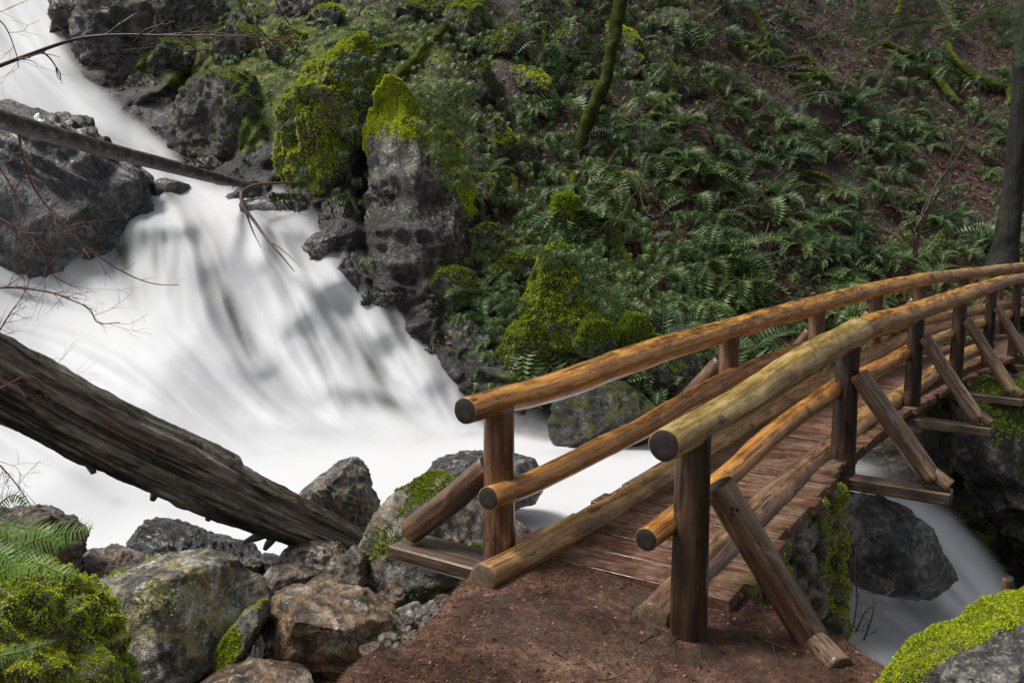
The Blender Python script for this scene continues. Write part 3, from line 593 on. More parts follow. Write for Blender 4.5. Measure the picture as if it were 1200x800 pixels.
R_['fore'] = rock_mat('foreground_mossy_rock', ((.02, .018, .016), (.085, .078, .066), (.22, .205, .18)), moss=.38, mbright=2.6, wet=.3, lich=.3, scale=2.6)
R_['fore2'] = rock_mat('foreground_grey_rock', ((.014, .013, .012), (.075, .07, .062), (.24, .225, .2)), moss=-.45, mbright=1.5, wet=.35, lich=.35, scale=3.2)
# the cliff and the falls
rock('cliff_boulder', 'big dark wet rock left of the falls under the thin fallen log', 'rock', [(-70,132),(0,116),(50,120),(88,140),(112,162),(146,188),(200,206),(222,238),(190,268),(176,300),(188,350),(120,376),(40,374),(-60,372),(-190,350),(-230,250),(-170,165)], 20.3, 1.8, R_['dark'], .10, 1, 6, 14, .6, fkeep=.62, strata=.07)
rock('cliff_boulder', 'upper grey mossy rock beside the top of the falls', 'rock', [(72,30),(105,-20),(170,-50),(240,-30),(262,20),(250,80),(225,130),(180,125),(130,100),(95,70)], 26.9, 1.5, R_['mossrock_d'], .17, 2, 6, 10, .8, strata=.04)
ml = rock('cliff_boulder', 'rounded rock with a mossy green top right of the upper falls', 'rock', [(208,135),(228,100),(262,84),(298,90),(318,125),(330,175),(318,212),(275,218),(228,192),(200,165)], 22.9, 1.2, R_['mossrock_d'], .13, 3, 6, 8, .75, strata=.03)
tufts(ml, 15300, 0.035, M['tuft_m'], noise_w(.35, .6, 4, 1.2, .7), 3)

for i, (x, y, w_, h_, lb) in enumerate([(196,226,26,17,'small dark wet rock beside the slender log in the upper falls'),(318,250,38,22,'smooth dark rock under a thin veil of water at the lip of the falls')]):
    an = np.linspace(0, 2*math.pi, 12, endpoint=False); k_ = np.random.RandomState(i+9).uniform(.85, 1.15, 12)
    rock('falls_rock', lb, 'rock', [(x+w_*math.cos(a)*q, y+h_*math.sin(a)*q) for a, q in zip(an, k_)], float(Yh(x, y))+(-.05, -.12, .12)[i], .42, R_['veiled'], .08, 260+i, 5, 3, .7, fkeep=.8)
# smaller mossy ledges that knit the cliff together
rk_ = np.random.RandomState(61); LED = [(118,10,60,30),(215,70,30,34),(240,30,40,26),(285,62,34,24),(345,60,30,26),(300,28,40,22),(360,20,34,24),(205,165,26,20),(250,205,34,18),(300,232,34,16),(345,255,26,26),(378,300,26,30),(400,262,20,36),(415,330,26,30),(448,365,30,26),(480,400,34,24),(520,420,34,22),(545,400,28,24),(560,440,34,22),(600,455,30,20),(440,120,20,24),(455,70,24,20),(560,110,26,34),(590,60,26,34),(620,110,26,30),(575,170,28,26),(610,190,24,20),(555,235,26,26),(565,290,24,24),(600,320,24,24),(640,20,30,26),(690,120,22,26),(730,60,24,40),(780,40,26,26),(800,110,24,22),(540,345,26,18),(385,30,26,22),(500,20,30,26),(170,110,30,24),(660,55,20,40)]
for i, (x, y, w, h) in enumerate(LED):
    an = np.linspace(0, 2*math.pi, 10, endpoint=False); k_ = rk_.uniform(.72, 1.25, 10); tl = rk_.uniform(-.3, .3)
    ol = [(x+w*math.cos(a)*q, y+h*math.sin(a)*q+tl*w*math.cos(a)*q) for a, q in zip(an, k_)]
    near_w = float(sdf(x, y, WATER)) > -60
    o_ = rock('ledge_rock', 'dark mossy ledge rock among others in the cliff between the falls and the ferns', 'rock', ol, float(Yh(x, y))+.1, .55+.012*w, R_['wetcliff' if near_w else 'mossrock_d' if i % 3 else 'mossrock'], .15, 300+i, 5, 8, .8, group='ledge rocks in the cliff', strata=.04, fkeep=.5)
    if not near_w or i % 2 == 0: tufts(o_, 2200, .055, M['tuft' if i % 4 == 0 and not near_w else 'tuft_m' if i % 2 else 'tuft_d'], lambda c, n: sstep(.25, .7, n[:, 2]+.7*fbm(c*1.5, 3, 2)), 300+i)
rd = rock('mossy_ridge', 'bright green moss covered ridge left of the tall grey rock', 'rock', [(333,180),(345,140),(368,90),(392,62),(420,50),(432,80),(425,130),(408,190),(398,240),(385,285),(362,262),(340,225)], 20.4, 1.1, R_['mossrock'], .26, 4, 6, 8)
def below(c, line):
    x, y = proj(c); L = np.array(line, float); return np.interp(x, L[:, 0], L[:, 1])-y
tufts(rd, 44200, 0.042, M['tuft'], lambda c, n: sstep(-12, 14, below(c, [(335,232),(360,225),(380,215),(400,180),(430,120)])+32*fbm(c*1.3, 4, 8))*(.25+sstep(-.35, .15, n[:, 2]+.5*fbm(c*2.5, 3, 3))), 4)
tufts(rd, 15300, 0.038, M['tuft_m'], noise_w(.0, .4, 41, 1.6, .3), 14)
pl = rock('standing_rock', 'tall grey standing rock with a bright moss cap', 'rock', [(424,170),(440,120),(456,82),(474,68),(492,78),(510,120),(535,165),(546,225),(540,290),(522,350),(498,408),(470,375),(442,318),(428,250)], 19.0, 1.25, R_['pillar'], .15, 5, 6, 10, .6, fkeep=.5)
tufts(pl, 51000, 0.042, M['tuft'], lambda c, n: sstep(-8, 8, below(c, [(424,182),(445,160),(470,158),(495,172),(520,195),(548,250)])+26*fbm(c*1.5, 4, 8)), 5)
m1 = rock('moss_mound', 'large green moss mound with a long spine above the pool', 'rock', [(652,288),(668,300),(674,325),(672,352),(690,372),(712,392),(716,420),(694,440),(650,446),(602,440),(588,410),(602,384),(618,370),(626,340),(634,300)], 16.9, .9, R_['mossy_full'], .2, 6, 6, 5)
tufts(m1, 34000, 0.035, M['tuft_m'], lambda c, n: .15+sstep(-.5, .2, n[:, 2]+.7*fbm(c*1.6, 4, 4)), 6); tufts(m1, 10200, 0.038, M['tuft'], lambda c, n: sstep(.2, .7, n[:, 2]+.8*fbm(c*1.4, 3, 9)), 16)
m2 = rock('moss_mound', 'small round moss mound right of the large green mound', 'rock', [(672,385),(690,368),(712,372),(722,398),(712,416),(684,418),(668,404)], 16.3, .5, R_['mossy_full'], .12, 7, 5, 4)
tufts(m2, 11900, 0.035, M['tuft_m'], up_w(-.4, 5), 7)
m3 = rock('moss_mound', 'green moss hump just above the left handrail among ferns', 'rock', [(722,388),(735,368),(752,370),(762,388),(765,412),(742,425),(722,412)], 16.9, .5, R_['mossy_full'], .12, 8, 5, 4)
tufts(m3, 10200, 0.035, M['tuft_m'], up_w(-.4, 5), 8)
for i, (ol, Y, lb) in enumerate([([(495,330),(515,312),(545,318),(552,345),(535,372),(505,378),(490,355)], 17.7, 'yellow green mossy ledge at the foot of the tall grey rock'),
    ([(520,20),(540,0),(565,5),(570,60),(545,90),(520,80),(510,50)], 25., 'pale rock patch framed by moss on the upper cliff'),
    ([(395,55),(420,40),(445,60),(440,95),(415,100),(395,85)], 22.3, 'mossy hump above the bright green ridge'),
    ([(648,232),(668,226),(678,240),(674,262),(656,266),(646,250)], 20.0, 'moss wrapped stump among the sword ferns'),
    ([(755,418),(800,412),(860,425),(880,455),(850,485),(790,480),(750,455)], 16.4, 'dark mossy bank rock behind the left handrail')]):
    r_ = rock('mossy_rock', lb, 'rock', ol, Y, .5 if i < 4 else .9, R_['mossrock' if i in (0, 2) else 'mossrock_d' if i != 3 else 'mossy_full'], .14, 30+i, 5, 5)
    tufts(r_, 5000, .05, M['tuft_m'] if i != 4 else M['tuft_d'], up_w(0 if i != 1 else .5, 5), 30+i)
pr_ = rock('pool_boulder', 'large dark mossy boulder at the far edge of the pool', 'rock', [(632,480),(655,455),(690,444),(730,452),(760,472),(778,495),(760,520),(700,528),(650,520)], 15.0, 1.0, R_['mossrock_d'], .1, 10, 6, 8)
rock('pool_boulder', 'low grey boulder in the white pool behind the left post', 'rock', [(500,560),(512,540),(540,533),(590,533),(622,540),(638,562),(625,585),(580,598),(520,594)], 10.4, .6, R_['down'], .1, 11, 6, 8)
rock('pointed_rock', 'tall pointed layered rock at the end of the big fallen log', 'rock', [(352,580),(372,562),(396,545),(418,536),(430,548),(434,575),(446,600),(442,628),(400,640),(350,615)], 8.6, .42, R_['pointed'], .07, 12, 6, 10, .6, strata=.05)
tn = rock('slab_boulder', 'big tan slab boulder supporting the left bridge beam', 'rock', [(408,688),(425,640),(438,605),(470,578),(505,556),(545,566),(590,600),(622,630),(625,690),(590,720),(500,730),(450,722),(420,710)], 6.5, .75, R_['tan'], .06, 13, 6, 12, .58)
TC = P(505, 572, 6.4); T2 = P(455, 660, 6.1)
tufts(tn, 5000, .02, M['tuft_m'], lambda c, n: sstep(.5, .8, n[:, 2]*.3+.5*np.exp(-((c-TC)**2).sum(1)/.06)+fbm(c*5, 3, 2)*.5)+.8*np.exp(-((c-T2)**2).sum(1)/.05)*(fbm(c*5, 3, 5) > 0), 13)
rock('stream_rock', 'dark wet humped rock at the pool edge below the big log', 'rock', [(155,660),(160,630),(178,610),(200,614),(240,632),(290,642),(305,662),(290,682),(230,690),(170,685)], 7.9, .5, R_['dark'], .1, 14, 6, 9)
rock('stream_rock', 'dark rough rock between the fern and the dark humped rock', 'rock', [(66,690),(85,660),(110,648),(150,660),(190,676),(220,690),(205,730),(120,735),(70,725)], 6.6, .5, R_['brown'], .12, 15, 6, 9)
rock('stream_rock', 'dark round rock behind the fern frond at the left edge', 'rock', [(-70,640),(-20,606),(30,600),(70,615),(85,640),(70,672),(20,690),(-50,690)], 6.0, .5, R_['brown'], .12, 16, 6, 9)
rock('stream_rock', 'white streaked round rock beneath the end of the fallen log', 'rock', [(328,655),(340,640),(362,632),(395,640),(418,660),(405,685),(360,696),(333,682)], 6.9, .35, R_['white'], .07, 17, 6, 6)
lb_ = rock('lichen_boulder', 'large pale lichen spotted boulder in the left foreground', 'rock', [(78,712),(105,690),(140,672),(185,660),(235,654),(275,662),(304,690),(312,720),(290,755),(255,780),(205,806),(150,792),(105,765)], 4.7, .6, R_['lichen'], .06, 18, 6, 9, .55)
tufts(lb_, 1500, .018, M['tuft_m'], lambda c, n: sstep(.1, .5, fbm(c*2.5, 3, 12)*1.2-.1), 18)
rock('stained_rock', 'large flat orange and white stained rock beside the path', 'rock', [(300,735),(312,705),(345,693),(385,697),(420,705),(455,722),(480,745),(475,785),(430,820),(340,830),(295,790)], 4.85, .5, R_['orange'], .07, 19, 6, 10, .5)
rock('stained_rock', 'orange brown rock in the bottom edge of the frame', 'rock', [(238,800),(262,785),(300,778),(340,785),(370,800),(390,850),(300,880),(225,850)], 4.25, .35, R_['orange'], .07, 20, 5, 8)
mb_ = rock('mossy_rock', 'narrow mossy rock between the lichen boulder and the stained rock', 'rock', [(228,830),(246,782),(268,745),(288,716),(306,706),(312,722),(296,752),(276,782),(258,835)], 4.55, .25, R_['fore'], .12, 21, 5, 6)
tufts(mb_, 20000, .010, M['tuft'], noise_w(.1, .4, 5, 4., .5), 21)
LOW = [([(296,690),(310,668),(345,662),(372,672),(380,692),(340,704)],5.9,'brown','flat brown wet rock under the white streaked rock'),([(352,690),(372,676),(402,680),(424,694),(405,708),(365,704)],5.5,'orange','reddish flat rock left of the slab boulder'),
 ([(300,665),(306,650),(325,655),(332,668),(318,676)],7.2,'dark','small dark rock beside the white streaked rock'),([(458,730),(466,712),(482,706),(500,718),(498,738),(474,742)],5.2,'grey','small round grey stone beside the slab boulder'),
 ([(484,735),(490,715),(512,704),(532,708),(538,728),(520,742),(494,744)],5.05,'grey','pale grey faceted stone on the path edge'),([(532,712),(546,704),(562,708),(560,720),(542,722)],5.1,'brown','small dark stone tucked under the left beam'),
 ([(270,668),(290,656),(306,662),(300,678),(278,682)],7.,'brown','low brown rock right of the dark humped rock'),([(395,660),(412,642),(428,650),(432,680),(420,700),(400,690)],6.2,'tan','tan rock wedged against the slab boulder'),
 ([(420,712),(440,700),(462,712),(470,740),(440,745),(420,735)],5.3,'orange','orange wet rock between the slab boulder and grey stone')]
for i, (ol, Y, m_, lb) in enumerate(LOW): rock('small_rock', lb, 'rock', ol, Y, .22, R_[m_], .09, 50+i, 5, 9, .6)
rs_ = np.random.RandomState(44)
for i in range(26):
    u = rs_.rand(); x = 415+150*u+rs_.randn()*9; y = 792-98*u-rs_.rand()*22; w = rs_.uniform(4, 13)*(1.3-.6*u); ang = np.linspace(0, 2*math.pi, 8, endpoint=False)
    rock('pebble', 'small wet stone among others along the left edge of the dirt path', 'stone', [(x+w*math.cos(a)*rs_.uniform(.8, 1.2), y+w*.7*math.sin(a)*rs_.uniform(.8, 1.2)) for a in ang], float(Pz(x, y, -.04-.05*rs_.rand())[1]), w*.8*4.5/F, R_[('grey', 'brown', 'orange')[i % 3]], .1, 200+i, 4, 7, .7, group='stones along the path edge')
fl = rock('mossy_rock', 'bright moss covered rock under the fern, bottom left corner', 'rock', [(-130,716),(-40,694),(20,700),(58,718),(88,742),(112,772),(130,812),(130,880),(20,920),(-120,900)], 3.2, .45, R_['fore'], .26, 22, 6, 3)
tufts(fl, 130000, .009, M['tuft'], up_w(-.5, 5, 5.), 22)
fr = rock('mossy_rock', 'dark foreground rock with a bright moss edge, bottom right corner', 'rock', [(1008,822),(1038,794),(1068,772),(1110,750),(1160,730),(1220,712),(1300,692),(1360,770),(1330,900),(1200,960),(1050,920)], 3.0, .42, R_['fore2'], .09, 23, 6, 9, .5, fkeep=.5)
tufts(fr, 70000, .009, M['tuft'], lambda c, n: sstep(-34, -20, below(c, [(1000,818),(1035,793),(1065,771),(1110,748),(1160,728),(1220,708)])+26*fbm(c*6, 4, 3)-.10*np.clip(proj(c)[0]-1080, 0, 200)), 23)
rock('stream_boulder', 'large smooth grey boulder in the stream right of the footbridge', 'rock', [(975,592),(1005,580),(1042,588),(1066,602),(1078,628),(1106,664),(1098,686),(1052,690),(1010,684),(975,665),(968,620)], 10.4, 1.0, R_['down'], .065, 24, 6, 6, .65, fkeep=.72)
cl = rock('cliff_boulder', 'mossy rock wall across the stream below the far bridge end', 'rock', [(1122,470),(1148,452),(1200,440),(1290,450),(1310,600),(1280,700),(1225,700),(1210,668),(1186,628),(1154,592),(1122,532)], 12.7, .9, R_['mossrock_d'], .15, 25, 6, 8)
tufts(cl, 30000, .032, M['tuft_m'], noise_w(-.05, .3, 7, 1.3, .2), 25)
#PART3
# ================================================================= THE FOOTBRIDGE
A0, KC, S0 = math.radians(33), math.radians(1.2), 3.
L0 = Pz(588, 648, 0.)[:2]; R0 = Pz(812, 745, -.12)[:2]
WID = (R0-L0)@np.array([math.cos(A0), -math.sin(A0)])
_S = np.arange(-2.5, 26, .05); _a = A0+KC*np.clip(_S-S0, 0, None)
_x = np.cumsum(np.sin(_a))*.05; _y = np.cumsum(np.cos(_a))*.05; i0 = np.argmin(abs(_S)); CURVE = np.stack([_x-_x[i0]+L0[0], _y-_y[i0]+L0[1]], 1)
TAN = np.stack([np.sin(_a), np.cos(_a)], 1); NRM = np.stack([np.cos(_a), -np.sin(_a)], 1)     # NRM: to the right (downstream)
def at_s(s, off, z):
    c = np.array([np.interp(s, _S, CURVE[:, k]) for k in (0, 1)]); n = np.array([np.interp(s, _S, NRM[:, k]) for k in (0, 1)]); t = np.array([np.interp(s, _S, TAN[:, k]) for k in (0, 1)])
    return np.array([*(c+n*off), z])
def frame(s):
    n = np.array([*[np.interp(s, _S, NRM[:, k]) for k in (0, 1)], 0.]); t = np.array([*[np.interp(s, _S, TAN[:, k]) for k in (0, 1)], 0.]); return t/np.linalg.norm(t), n/np.linalg.norm(n)
def on(px, py, off):
    """the point of the bridge's upright plane at this sideways offset seen at a pixel of the photograph"""
    C = CURVE+NRM*off; d = ray(px, py); v = C[:, 0]/C[:, 1]-d[0]/d[1]; ii = np.where((v[:-1] <= 0) & (v[1:] > 0) & (C[:-1, 1] > .5))[0]; i = ii[0]
    f = -v[i]/(v[i+1]-v[i]); c = C[i]*(1-f)+C[i+1]*f; return np.array([c[0], c[1], H+d[2]*c[1]/d[1]]), _S[i]+f*.05
def zdeck(s): return float(np.interp(s, [-2, 3, 7, 11, 16, 22], [0.0, 0.0, -.06, -.08, -.02, .02]))
bridge = empty('footbridge', at_s(0, WID/2, 0)); tag(bridge, 'rustic log footbridge with peeled handrails and wet plank deck crossing the stream', 'footbridge')
def log(name, pts, rad, mat, end='end', nseg=28, seed=0, bump=.10, label=None, nl=None, freq=1.6, la=.012):
    mb = MB(); L = sum(np.linalg.norm(np.asarray(a)-np.asarray(b_)) for a, b_ in zip(pts[:-1], pts[1:]))
    add_tube(mb, pts, rad, nseg, nl or max(10, int(L/.05)), bump, freq, seed, la); o = mb.build(name, parent=bridge, mats=[M[mat], M[end]])
    if label: o['label'] = label
    return o
def plog(name, pix, off, wpx, mat, **k):
    pts = [on(x, y, off)[0] for x, y in pix]; wp = np.broadcast_to(np.asarray(wpx, float), (len(pts),)); rad = [w/2*p[1]/F*.97 for w, p in zip(wp, pts)]
    return log(name, pts, rad, mat, **k)
RP = WID+.02
plog('handrail', [(545,481),(590,468),(640,456),(740,421),(800,402),(860,385),(910,370),(950,359),(1020,341),(1086,327)], 0, [34,34,35,34,31,27,25,23,20,17], 'rail', seed=1)
plog('handrail', [(1088,326),(1140,320),(1200,313),(1240,309)], 0, [15,14,12,11], 'kick', seed=2, end='end_l', label='greyer far log of the left handrail')
plog('handrail', [(778,521),(830,494),(870,471),(915,441),(960,413),(1006,388)], RP, [41,43,42,40,37,34], 'rail2', seed=3, label='thick yellowish near log of the right handrail')
plog('handrail', [(1007,387),(1030,378),(1060,370),(1100,356),(1140,342),(1174,331)], RP, [29,28,26,23,19,16], 'rail', seed=4)
plog('handrail', [(1175,330),(1200,326),(1230,322)], RP, [15,13,12], 'kick', seed=5, end='end_l')
plog('midrail', [(572,583),(620,566),(700,527),(760,497),(800,473),(870,437),(915,419),(950,407),(990,396),(1030,388)], .10, [30,29,28,26,24,22,20,19,17,15], 'mid', seed=6)
plog('midrail', [(1030,388),(1060,381),(1100,372),(1150,362),(1210,350)], .10, [14,14,13,12,10], 'kick', seed=7)
plog('midrail', [(757,632),(800,600),(850,560),(910,505),(950,476),(984,451)], WID-.10, [30,30,29,26,24,22], 'mid', seed=8)
plog('midrail', [(1000,446),(1024,434),(1045,423),(1070,409)], WID-.10, [21,20,18,16], 'mid', seed=9)
plog('midrail', [(1070,409),(1095,399),(1125,388),(1160,376),(1200,364)], WID-.10, [16,14,13,12,11], 'kick', seed=10)
plog('kerb_log', [(566,678),(610,656),(650,634),(730,592),(790,553),(850,514),(900,482),(985,436),(1065,395),(1120,380)], .22, [38,37,38,36,33,28,26,21,17,14], 'kick', seed=11, end='end_l')
plog('kerb_log', [(1122,380),(1160,372),(1210,362)], .22, [13,12,11], 'kick', seed=12)
plog('kerb_log', [(762,728),(810,682),(870,622),(920,572),(960,538),(985,517)], WID-.20, [50,46,40,34,31,29], 'brace', seed=13, end='end_l')
plog('kerb_log', [(986,516),(1007,495),(1040,474),(1068,456),(1100,434),(1120,420),(1160,404)], WID-.20, [28,27,23,21,18,17,14], 'kick', seed=14, end='end_l')
def post(side, ptop, zb, wpx, seed):
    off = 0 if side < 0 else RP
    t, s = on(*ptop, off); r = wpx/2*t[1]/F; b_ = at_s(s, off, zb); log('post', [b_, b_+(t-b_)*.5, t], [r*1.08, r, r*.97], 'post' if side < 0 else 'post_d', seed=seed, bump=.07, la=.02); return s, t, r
def brace(top, bot, r, seed, mat='brace'):
    v = bot-top; c = top+v*.5+np.array([0, 0, rnd.uniform(-.02, .02)]); log('brace', [top, c, bot], [r*.9, r, r*1.02], mat, seed=seed, bump=.12, la=.03)
def beam(s, o0, o1, z, hw=.11, hh=.055, up=0, skew=0, parent=bridge, name='outrigger_beam'):
    t, n = frame(s); a = at_s(s, o0, z); c = at_s(s+skew, o1, z+up); mb = MB(); box_at(mb, (a+c)/2, (c-a)/2, t*hw, np.array([0, 0, hh]), .012, 0); return mb.build(name, M['beam'], parent, smooth=False)
# right side
for i, (px, pt, w, zb) in enumerate([(815,(813,503),43,-.28),(993,(995,392),27,-.2),(1075,(1075,362),18,-.3),(1126,(1126,347),15,-.3),(1163,(1163,335),12,-.3),(1193,(1193,328),10,-.3)]):
    s, t, r = post(1, pt, zb, w, 20+i); tn_, n_ = frame(s)
    if i:
        brace(at_s(s-.05, RP+.12, t[2]-.38), at_s(s-.12, RP+.83, zdeck(s)-.06), r*.86, 30+i)
        o = at_s(s-.12, RP+.93, zdeck(s)-.10); log('brace_foot', [at_s(s-.12, RP+.80, zdeck(s)+.02), at_s(s-.14, RP+.98, zdeck(s)-.09)], [r*.6, r*.6], 'brace', seed=60+i)
        beam(s-.12, WID-1.2, RP+1.0, zdeck(s)-.2, .11, .06)
# the near right brace stands on the dirt
tp = on(826, 562, RP-.02)[0]+np.array([.05, -.10, .0]); bt = Pz(953, 752, -.10)
brace(tp, bt, .095, 40); log('brace_foot', [bt+np.array([-.02, .0, .03]), Pz(985, 785, -.13)], [.078, .08], 'brace', seed=41, end='end_l')
# left side
for i, (pt, w, zb) in enumerate([((585,475),37,-.16),((855,385),24,-.3),((958,358),19,-.3),((1027,341),16,-.3),((1079,328),14,-.3),((1130,322),12,-.3),((1172,318),11,-.3)]):
    s, t, r = post(-1, pt, zb, w, 50+i)
    brace(at_s(s+.02, -.10, t[2]-(.44 if i == 0 else .4)), at_s(s-.02, -.78, zdeck(s)+(.02 if i == 0 else -.06)), r*.88, 70+i, 'post')
    beam(s, -.92 if i else -.88, WID if i else .32, zdeck(s)-(.12 if i == 0 else .2), .17 if i == 0 else .11, .055)
for dx_, dz_ in ((0, 0), (.028, .018), (.02, -.022)):
    v_ = (bt-tp)/np.linalg.norm(bt-tp); c_ = tp+v_*.13; dr = (CAM-c_)/np.linalg.norm(CAM-c_); dr = dr-v_*(dr@v_); dr /= np.linalg.norm(dr); sd_ = np.cross(v_, dr); q_ = c_+dr*.088+v_*dx_+sd_*dz_
    mb = MB(); add_tube(mb, [q_-dr*.02, q_+dr*.006], [.009, .009], 10, 3, 0, 1, 0); mb.build('bolt', M['end'], bridge)
# sill under the near end, and the two big bearer logs
s1 = .25; t_, n_ = frame(s1); mb = MB(); a_ = at_s(s1-.1, WID-.25, -.15); c_ = Pz(955, 772, -.17); box_at(mb, (a_+c_)/2, (c_-a_)/2, t_*.10, np.array([0, 0, .05]), .012); mb.build('sill_timber', M['brace'], bridge, smooth=False)
for off in (.35, WID-.32):
    log('bearer_log', [at_s(s, off, zdeck(s)-.30) for s in np.linspace(.9, 22, 12)], .19, 'post', seed=int(off*10), nl=120)
# deck boards
mb = MB(); s = .12; edge_at = []
while s < 21:
    w = rnd.uniform(.285, .33); t_, n_ = frame(s+w/2); o0 = .02+rnd.uniform(-.03, .03); o1 = WID+.10+rnd.uniform(-.035, .045)
    if s < 1.2: o1 += .03
    c = (at_s(s+w/2, o0, 0)+at_s(s+w/2, o1, 0))/2; c[2] = zdeck(s+w/2)-.045+rnd.uniform(-.006, .006)
    tw = rnd.uniform(-.006, .006); box_at(mb, c, n_*((o1-o0)/2)+np.array([0, 0, tw]), t_*(w/2-.010), np.array([0, 0, .042]), .004)
    s += w
V_ = np.concatenate(mb.V); ctr = np.interp(0, [0], [0])
rel = V_[:, :2]; offs = ((rel[:, None]-CURVE[None, ::6])**2).sum(-1).argmin(1)*6; lat = ((rel-CURVE[offs])*NRM[offs]).sum(1)
dk = mb.build('deck', M['plank'], bridge, smooth=False, attrs={'edge': sstep(WID-.25, WID+.02, lat)*(_S[offs] < 6)+.4*sstep(WID-.1, WID+.02, lat)})
# nail heads and debris on the deck are needles (below)
# ---- stone abutment carrying the near end
ab = empty('stone_abutment', at_s(2, WID, -1.2)); tag(ab, 'mossy dry stone abutment under the near end of the footbridge deck', 'abutment')
mb = MB(); mo = []; rr = np.random.RandomState(5); N4, F4 = ICO[4]
for row in range(13):
    z = -.16-row*.19; ss = .75+rr.rand()*.1
    while ss < 3.2:
        w = rr.uniform(.22, .42); hgt = rr.uniform(.17, .22)
        bat = .012*row-.05+.05*sstep(2.2, 3., ss)
        for o_ in ([WID+.0+bat] if ss < 2.85 else [WID+.06+bat, WID-.4+bat, WID-.8]):
            t_, n_ = frame(ss+w/2); L = N4.copy(); L = np.sign(L)*np.abs(L)**.62
            q = L[:, 1:2]*t_*w*.53+L[:, :1]*n_*.22*rr.uniform(.8, 1.3)+L[:, 2:]*np.array([0, 0, hgt*.55])
            c = at_s(ss+w/2, o_-.10, z+rr.uniform(-.02, .02)); V = c+q; V += (q/(np.linalg.norm(q, axis=1)[:, None]+1e-6))*(.045*fbm(V*5, 4, 3, .5, True))[:, None]
            mb.add(V, F4)
        ss += w*.97
so = mb.build('stonework', R_['brown'], ab); ob_data[so.name] = (np.concatenate(mb.V), np.concatenate(mb.F))
def ab_w(c, n):
    ds = ((c[:, None, :2]-CURVE[None, 50:160:4])**2).sum(-1).argmin(1)*4+50; s_ = _S[ds]
    return sstep(.0, .35, fbm(c*1.6, 3, 31)+.9*sstep(2.2, 3.3, s_)-.25+.2*n[:, 2])*sstep(.2, .6, n@np.array([.84, -.54, .3])+.3*n[:, 2])
tufts(so, 42000, .024, M['tuft'], ab_w, 9)
# ================================================================= FALLEN LOGS
def bark_mat():
    b = NB('old_log_wood'); uv = b.n('UVMap').outputs[0]; tc = b.n('TexCoord').outputs['Object']; geo = b.n('NewGeometry')
    g1 = b.noise(b.mapping(uv, (26, 1.5, 1)), 1., 7, .72, .7); g2 = b.noise(b.mapping(uv, (7, 1.1, 1)), 1., 6, .68, .9); g3 = b.noise(tc, 16, 6, .8)
    x = b.math('ADD', b.math('MULTIPLY', g1, .5), b.math('ADD', b.math('MULTIPLY', g2, .35), b.math('MULTIPLY', g3, .18)))
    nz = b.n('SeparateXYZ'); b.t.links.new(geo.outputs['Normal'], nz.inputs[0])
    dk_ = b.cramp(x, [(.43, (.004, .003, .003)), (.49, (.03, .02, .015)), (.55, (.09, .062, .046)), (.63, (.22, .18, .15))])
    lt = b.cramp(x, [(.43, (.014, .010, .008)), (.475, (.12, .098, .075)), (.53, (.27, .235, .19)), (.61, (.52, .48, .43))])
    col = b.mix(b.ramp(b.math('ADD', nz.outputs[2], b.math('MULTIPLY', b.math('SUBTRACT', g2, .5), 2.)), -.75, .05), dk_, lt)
    col = b.mix(b.math('MULTIPLY', b.ramp(b.noise(b.mapping(uv, (5, .8, 1)), 1., 4), .55, .68), .55), col, (.13, .045, .030))
    col = b.mix(b.math('MULTIPLY', b.ramp(b.math('ADD', nz.outputs[2], b.math('MULTIPLY', b.noise(tc, 4, 5, .7), 2.)), 1.55, 1.85), .8), col, (.06, .072, .012))
    return b.fin(col, b.ramp(g3, .3, .7, .35, .75), b.bump(x, 1., .11))
M['old'] = bark_mat()
def at_Y(px, py, Y): return P(px, py, Y)
def fallen(name, label, pts, rad, seed, nseg=144, nl=620, crack=.2, mat='old', bump=.12):
    mb = MB(); A = np.asarray(pts); V, Fs, U, cm = tube(pts, rad, nseg, nl, bump, .8, seed, 0, True)
    C, s = resample(np.column_stack([A, np.broadcast_to(rad, (len(A),))]), nl); n0 = nl*nseg
    cc = np.repeat(C[:, :3], nseg, 0); r = V[:n0]-cc; th = np.tile(np.linspace(0, 2*math.pi, nseg, endpoint=False), nl); sl = np.repeat(s, nseg)
    q = np.stack([np.cos(th)*4.2, np.sin(th)*4.2, sl*.55], -1); d1 = fbm(q+seed, 5, seed, .6, True); q2 = np.stack([np.cos(th)*1.5, np.sin(th)*1.5, sl*.8], -1); d2 = fbm(q2, 3, seed+2); q3 = np.stack([np.cos(th)*9, np.sin(th)*9, sl*.5], -1); d3 = fbm(q3+seed, 4, seed+9, .55, True); fr_ = sl/s[-1]; upf = np.sin(th+.5)
    V[:n0] = cc+r*(1+crack*(d1*.5+.3*d2)+crack*.22*d3+.02*fbm(V[:n0]*25, 2, 3)-(.22*sstep(.0, .5, r[:, 2]/(np.linalg.norm(r, axis=1)+1e-9))*sstep(.80, .81, fr_+.03*fbm(q3*2, 2, 6)) if nseg > 60 else 0))[:, None]
    mb.V.append(V); mb.U.append(U); mb.n += len(V)
    for f, c in zip(Fs, cm): mb.F.append(f); mb.M.append((c == 1).astype(int))
    o = mb.build(name, mats=[M[mat], M['end']], origin=V.mean(0)); tag(o, label, 'log'); return o
bq = NB('dark_log_bark'); tc = bq.n('TexCoord').outputs['Object']; g_ = bq.noise(tc, 7, 7, .75); M['bark_log'] = bq.fin(bq.cramp(g_, [(.38, (.006, .005, .005)), (.5, (.035, .028, .024)), (.6, (.10, .085, .075)), (.68, (.26, .25, .23))]), bq.ramp(g_, .4, .6, .35, .7), bq.bump(g_, .8, .05))
